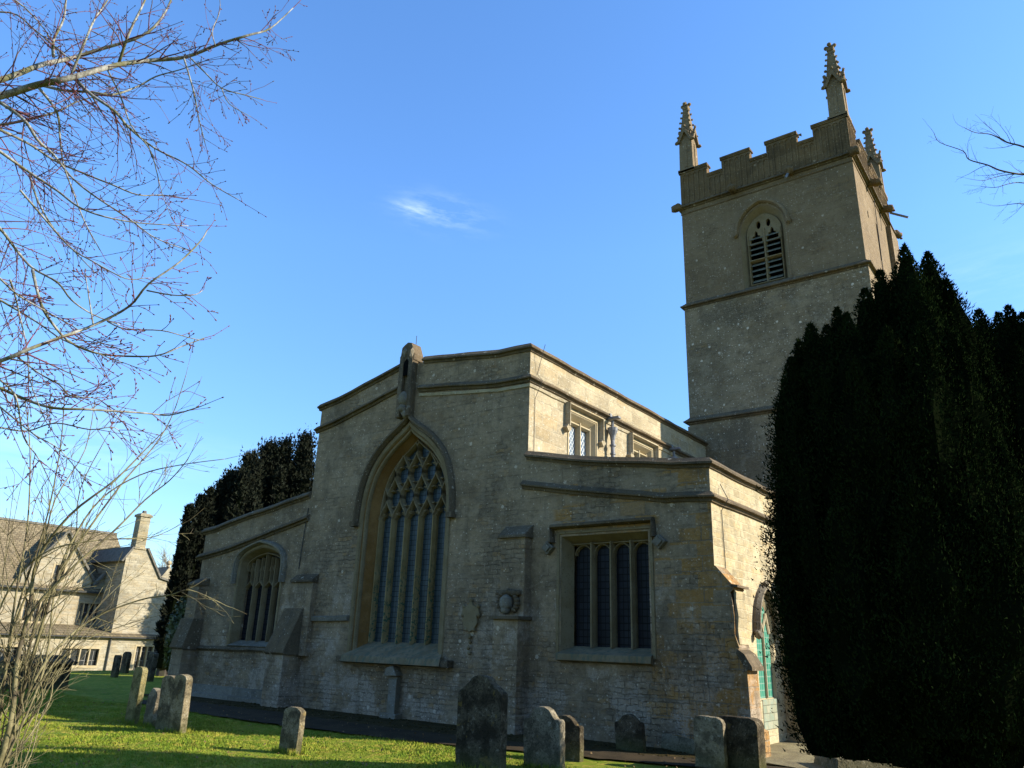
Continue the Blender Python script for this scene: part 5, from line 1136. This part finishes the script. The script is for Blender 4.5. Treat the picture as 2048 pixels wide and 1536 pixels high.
for k in range(9):
    a = at_dist(-45+k*2, 1650, 6.7); mn.tube([(-6.3+rr.uniform(-.12, .12), 2.7+rr.uniform(-.12, .12), -.1), a.lerp(Vector((-6.3, 2.7, .2)), .5), a], [.03, .022, .014], 6)
for o_, nm in ((mn, 'stems'), (fi, 'twigs')):
    q = o_.build(nm, M['hazel'], SB, 0, True, False); q.location = (6.3, -2.7, 0)

# bare branch reaching in from the right edge
RTk = thing('bare_tree', 'leafless tree whose dark twiggy branches reach in from the right edge of the sky', 'tree', (3.6, 15.5, 0))
mn, fi, tr = MB(), MB(), MB(); rr = random.Random(8)
tr.tube([(3.6, 15.5, -.2), (3.55, 15.4, 4), (3.4, 15.3, 8), (3.3, 15.2, 11.5), (3.4, 15.1, 14)], [.3, .24, .17, .08, .01], 10)
for i in range(14):
    a = rr.uniform(-1.4, 1.4); z_ = rr.uniform(7.5, 13.5); twigs(mn, fi, None, (3.35, 15.2, z_), (math.cos(a), math.sin(a), rr.uniform(.3, 1.0)), rr.uniform(1.6, 3.0), .02, 2, rr, buds=False)
RL = [([(2150, 330), (2095, 318), (2048, 294), (2015, 285), (1996, 275), (1978, 268), (1950, 265), (1928, 255)], .022, .004, 9, .8),
      ([(2150, 350), (2090, 344), (2048, 348), (2030, 347), (1998, 340), (1975, 330), (1938, 319), (1926, 302), (1880, 285), (1868, 266)], .025, .004, 12, .7),
      ([(2110, 350), (2050, 348), (2010, 350), (1985, 356), (1965, 361), (1940, 358)], .010, .003, 6, .5),
      ([(2120, 380), (2048, 366), (2020, 367), (1990, 375), (1960, 372)], .012, .003, 8, .5),
      ([(2130, 420), (2048, 408), (2035, 407), (2010, 410), (1998, 412)], .011, .003, 7, .5)]
for pl, r0, r1, ns, sl in RL:
    p_ = px_limb(mn, fi, None, pl, 14.5, 13.6, r0, r1, rr, ns, sl, 1, -.2, .8, False, .2)
    tr.tube([Vector((3.45, 15.3, p_[0].z-1.0)), (p_[0]+Vector((3.45, 15.3, p_[0].z-.6)))/2, p_[0]], [r0*2, r0*1.6, r0], 6)
for o_, nm in ((tr, 'trunk'), (mn, 'branches'), (fi, 'twigs')):
    q = o_.build(nm, M['darkbark'], RTk, 0, True, False); q.location = (-3.6, -15.5, 0)
# far bare tree behind the cottage gap
FT = thing('bare_tree', 'hazy leafless tree standing behind the cottage chimney', 'tree', (-56, 33.0, 0))
mn, fi = MB(), MB(); rr = random.Random(3); mn.tube([(0, 0, -1), (.1, 0, 2), (0, .2, 4.5)], [.3, .25, .18], 8)
for i in range(26):
    a = rr.uniform(0, 6.28); p0 = (0, .1, rr.uniform(2.0, 4.6)); d = Vector((math.cos(a)*.8, math.sin(a)*.8, rr.uniform(.5, 1.3))); 
    P = [Vector(p0)]; d.normalize()
    for j in range(9): d = (d+Vector((rr.gauss(0, .12), rr.gauss(0, .12), rr.gauss(.03, .1)))).normalized(); P.append(P[-1]+d*.42)
    mn.tube(P, [.07-.006*j for j in range(10)], 5)
    for j in range(30):
        q = rr.randrange(2, 10); dd = (P[q]-P[q-1]).normalized()+Vector((rr.gauss(0, .6), rr.gauss(0, .6), rr.gauss(.2, .5))); dd.normalize(); PP = [P[q]]
        for k in range(4): dd = (dd+Vector((rr.gauss(0, .2), rr.gauss(0, .2), rr.gauss(0, .2)))).normalized(); PP.append(PP[-1]+dd*.3)
        fi.tube(PP, [.014, .011, .009, .007, .004], 3, False)
mn.build('branches', M['bark'], FT, 0, True, False); fi.build('twigs', M['bark'], FT, 0, True, False)
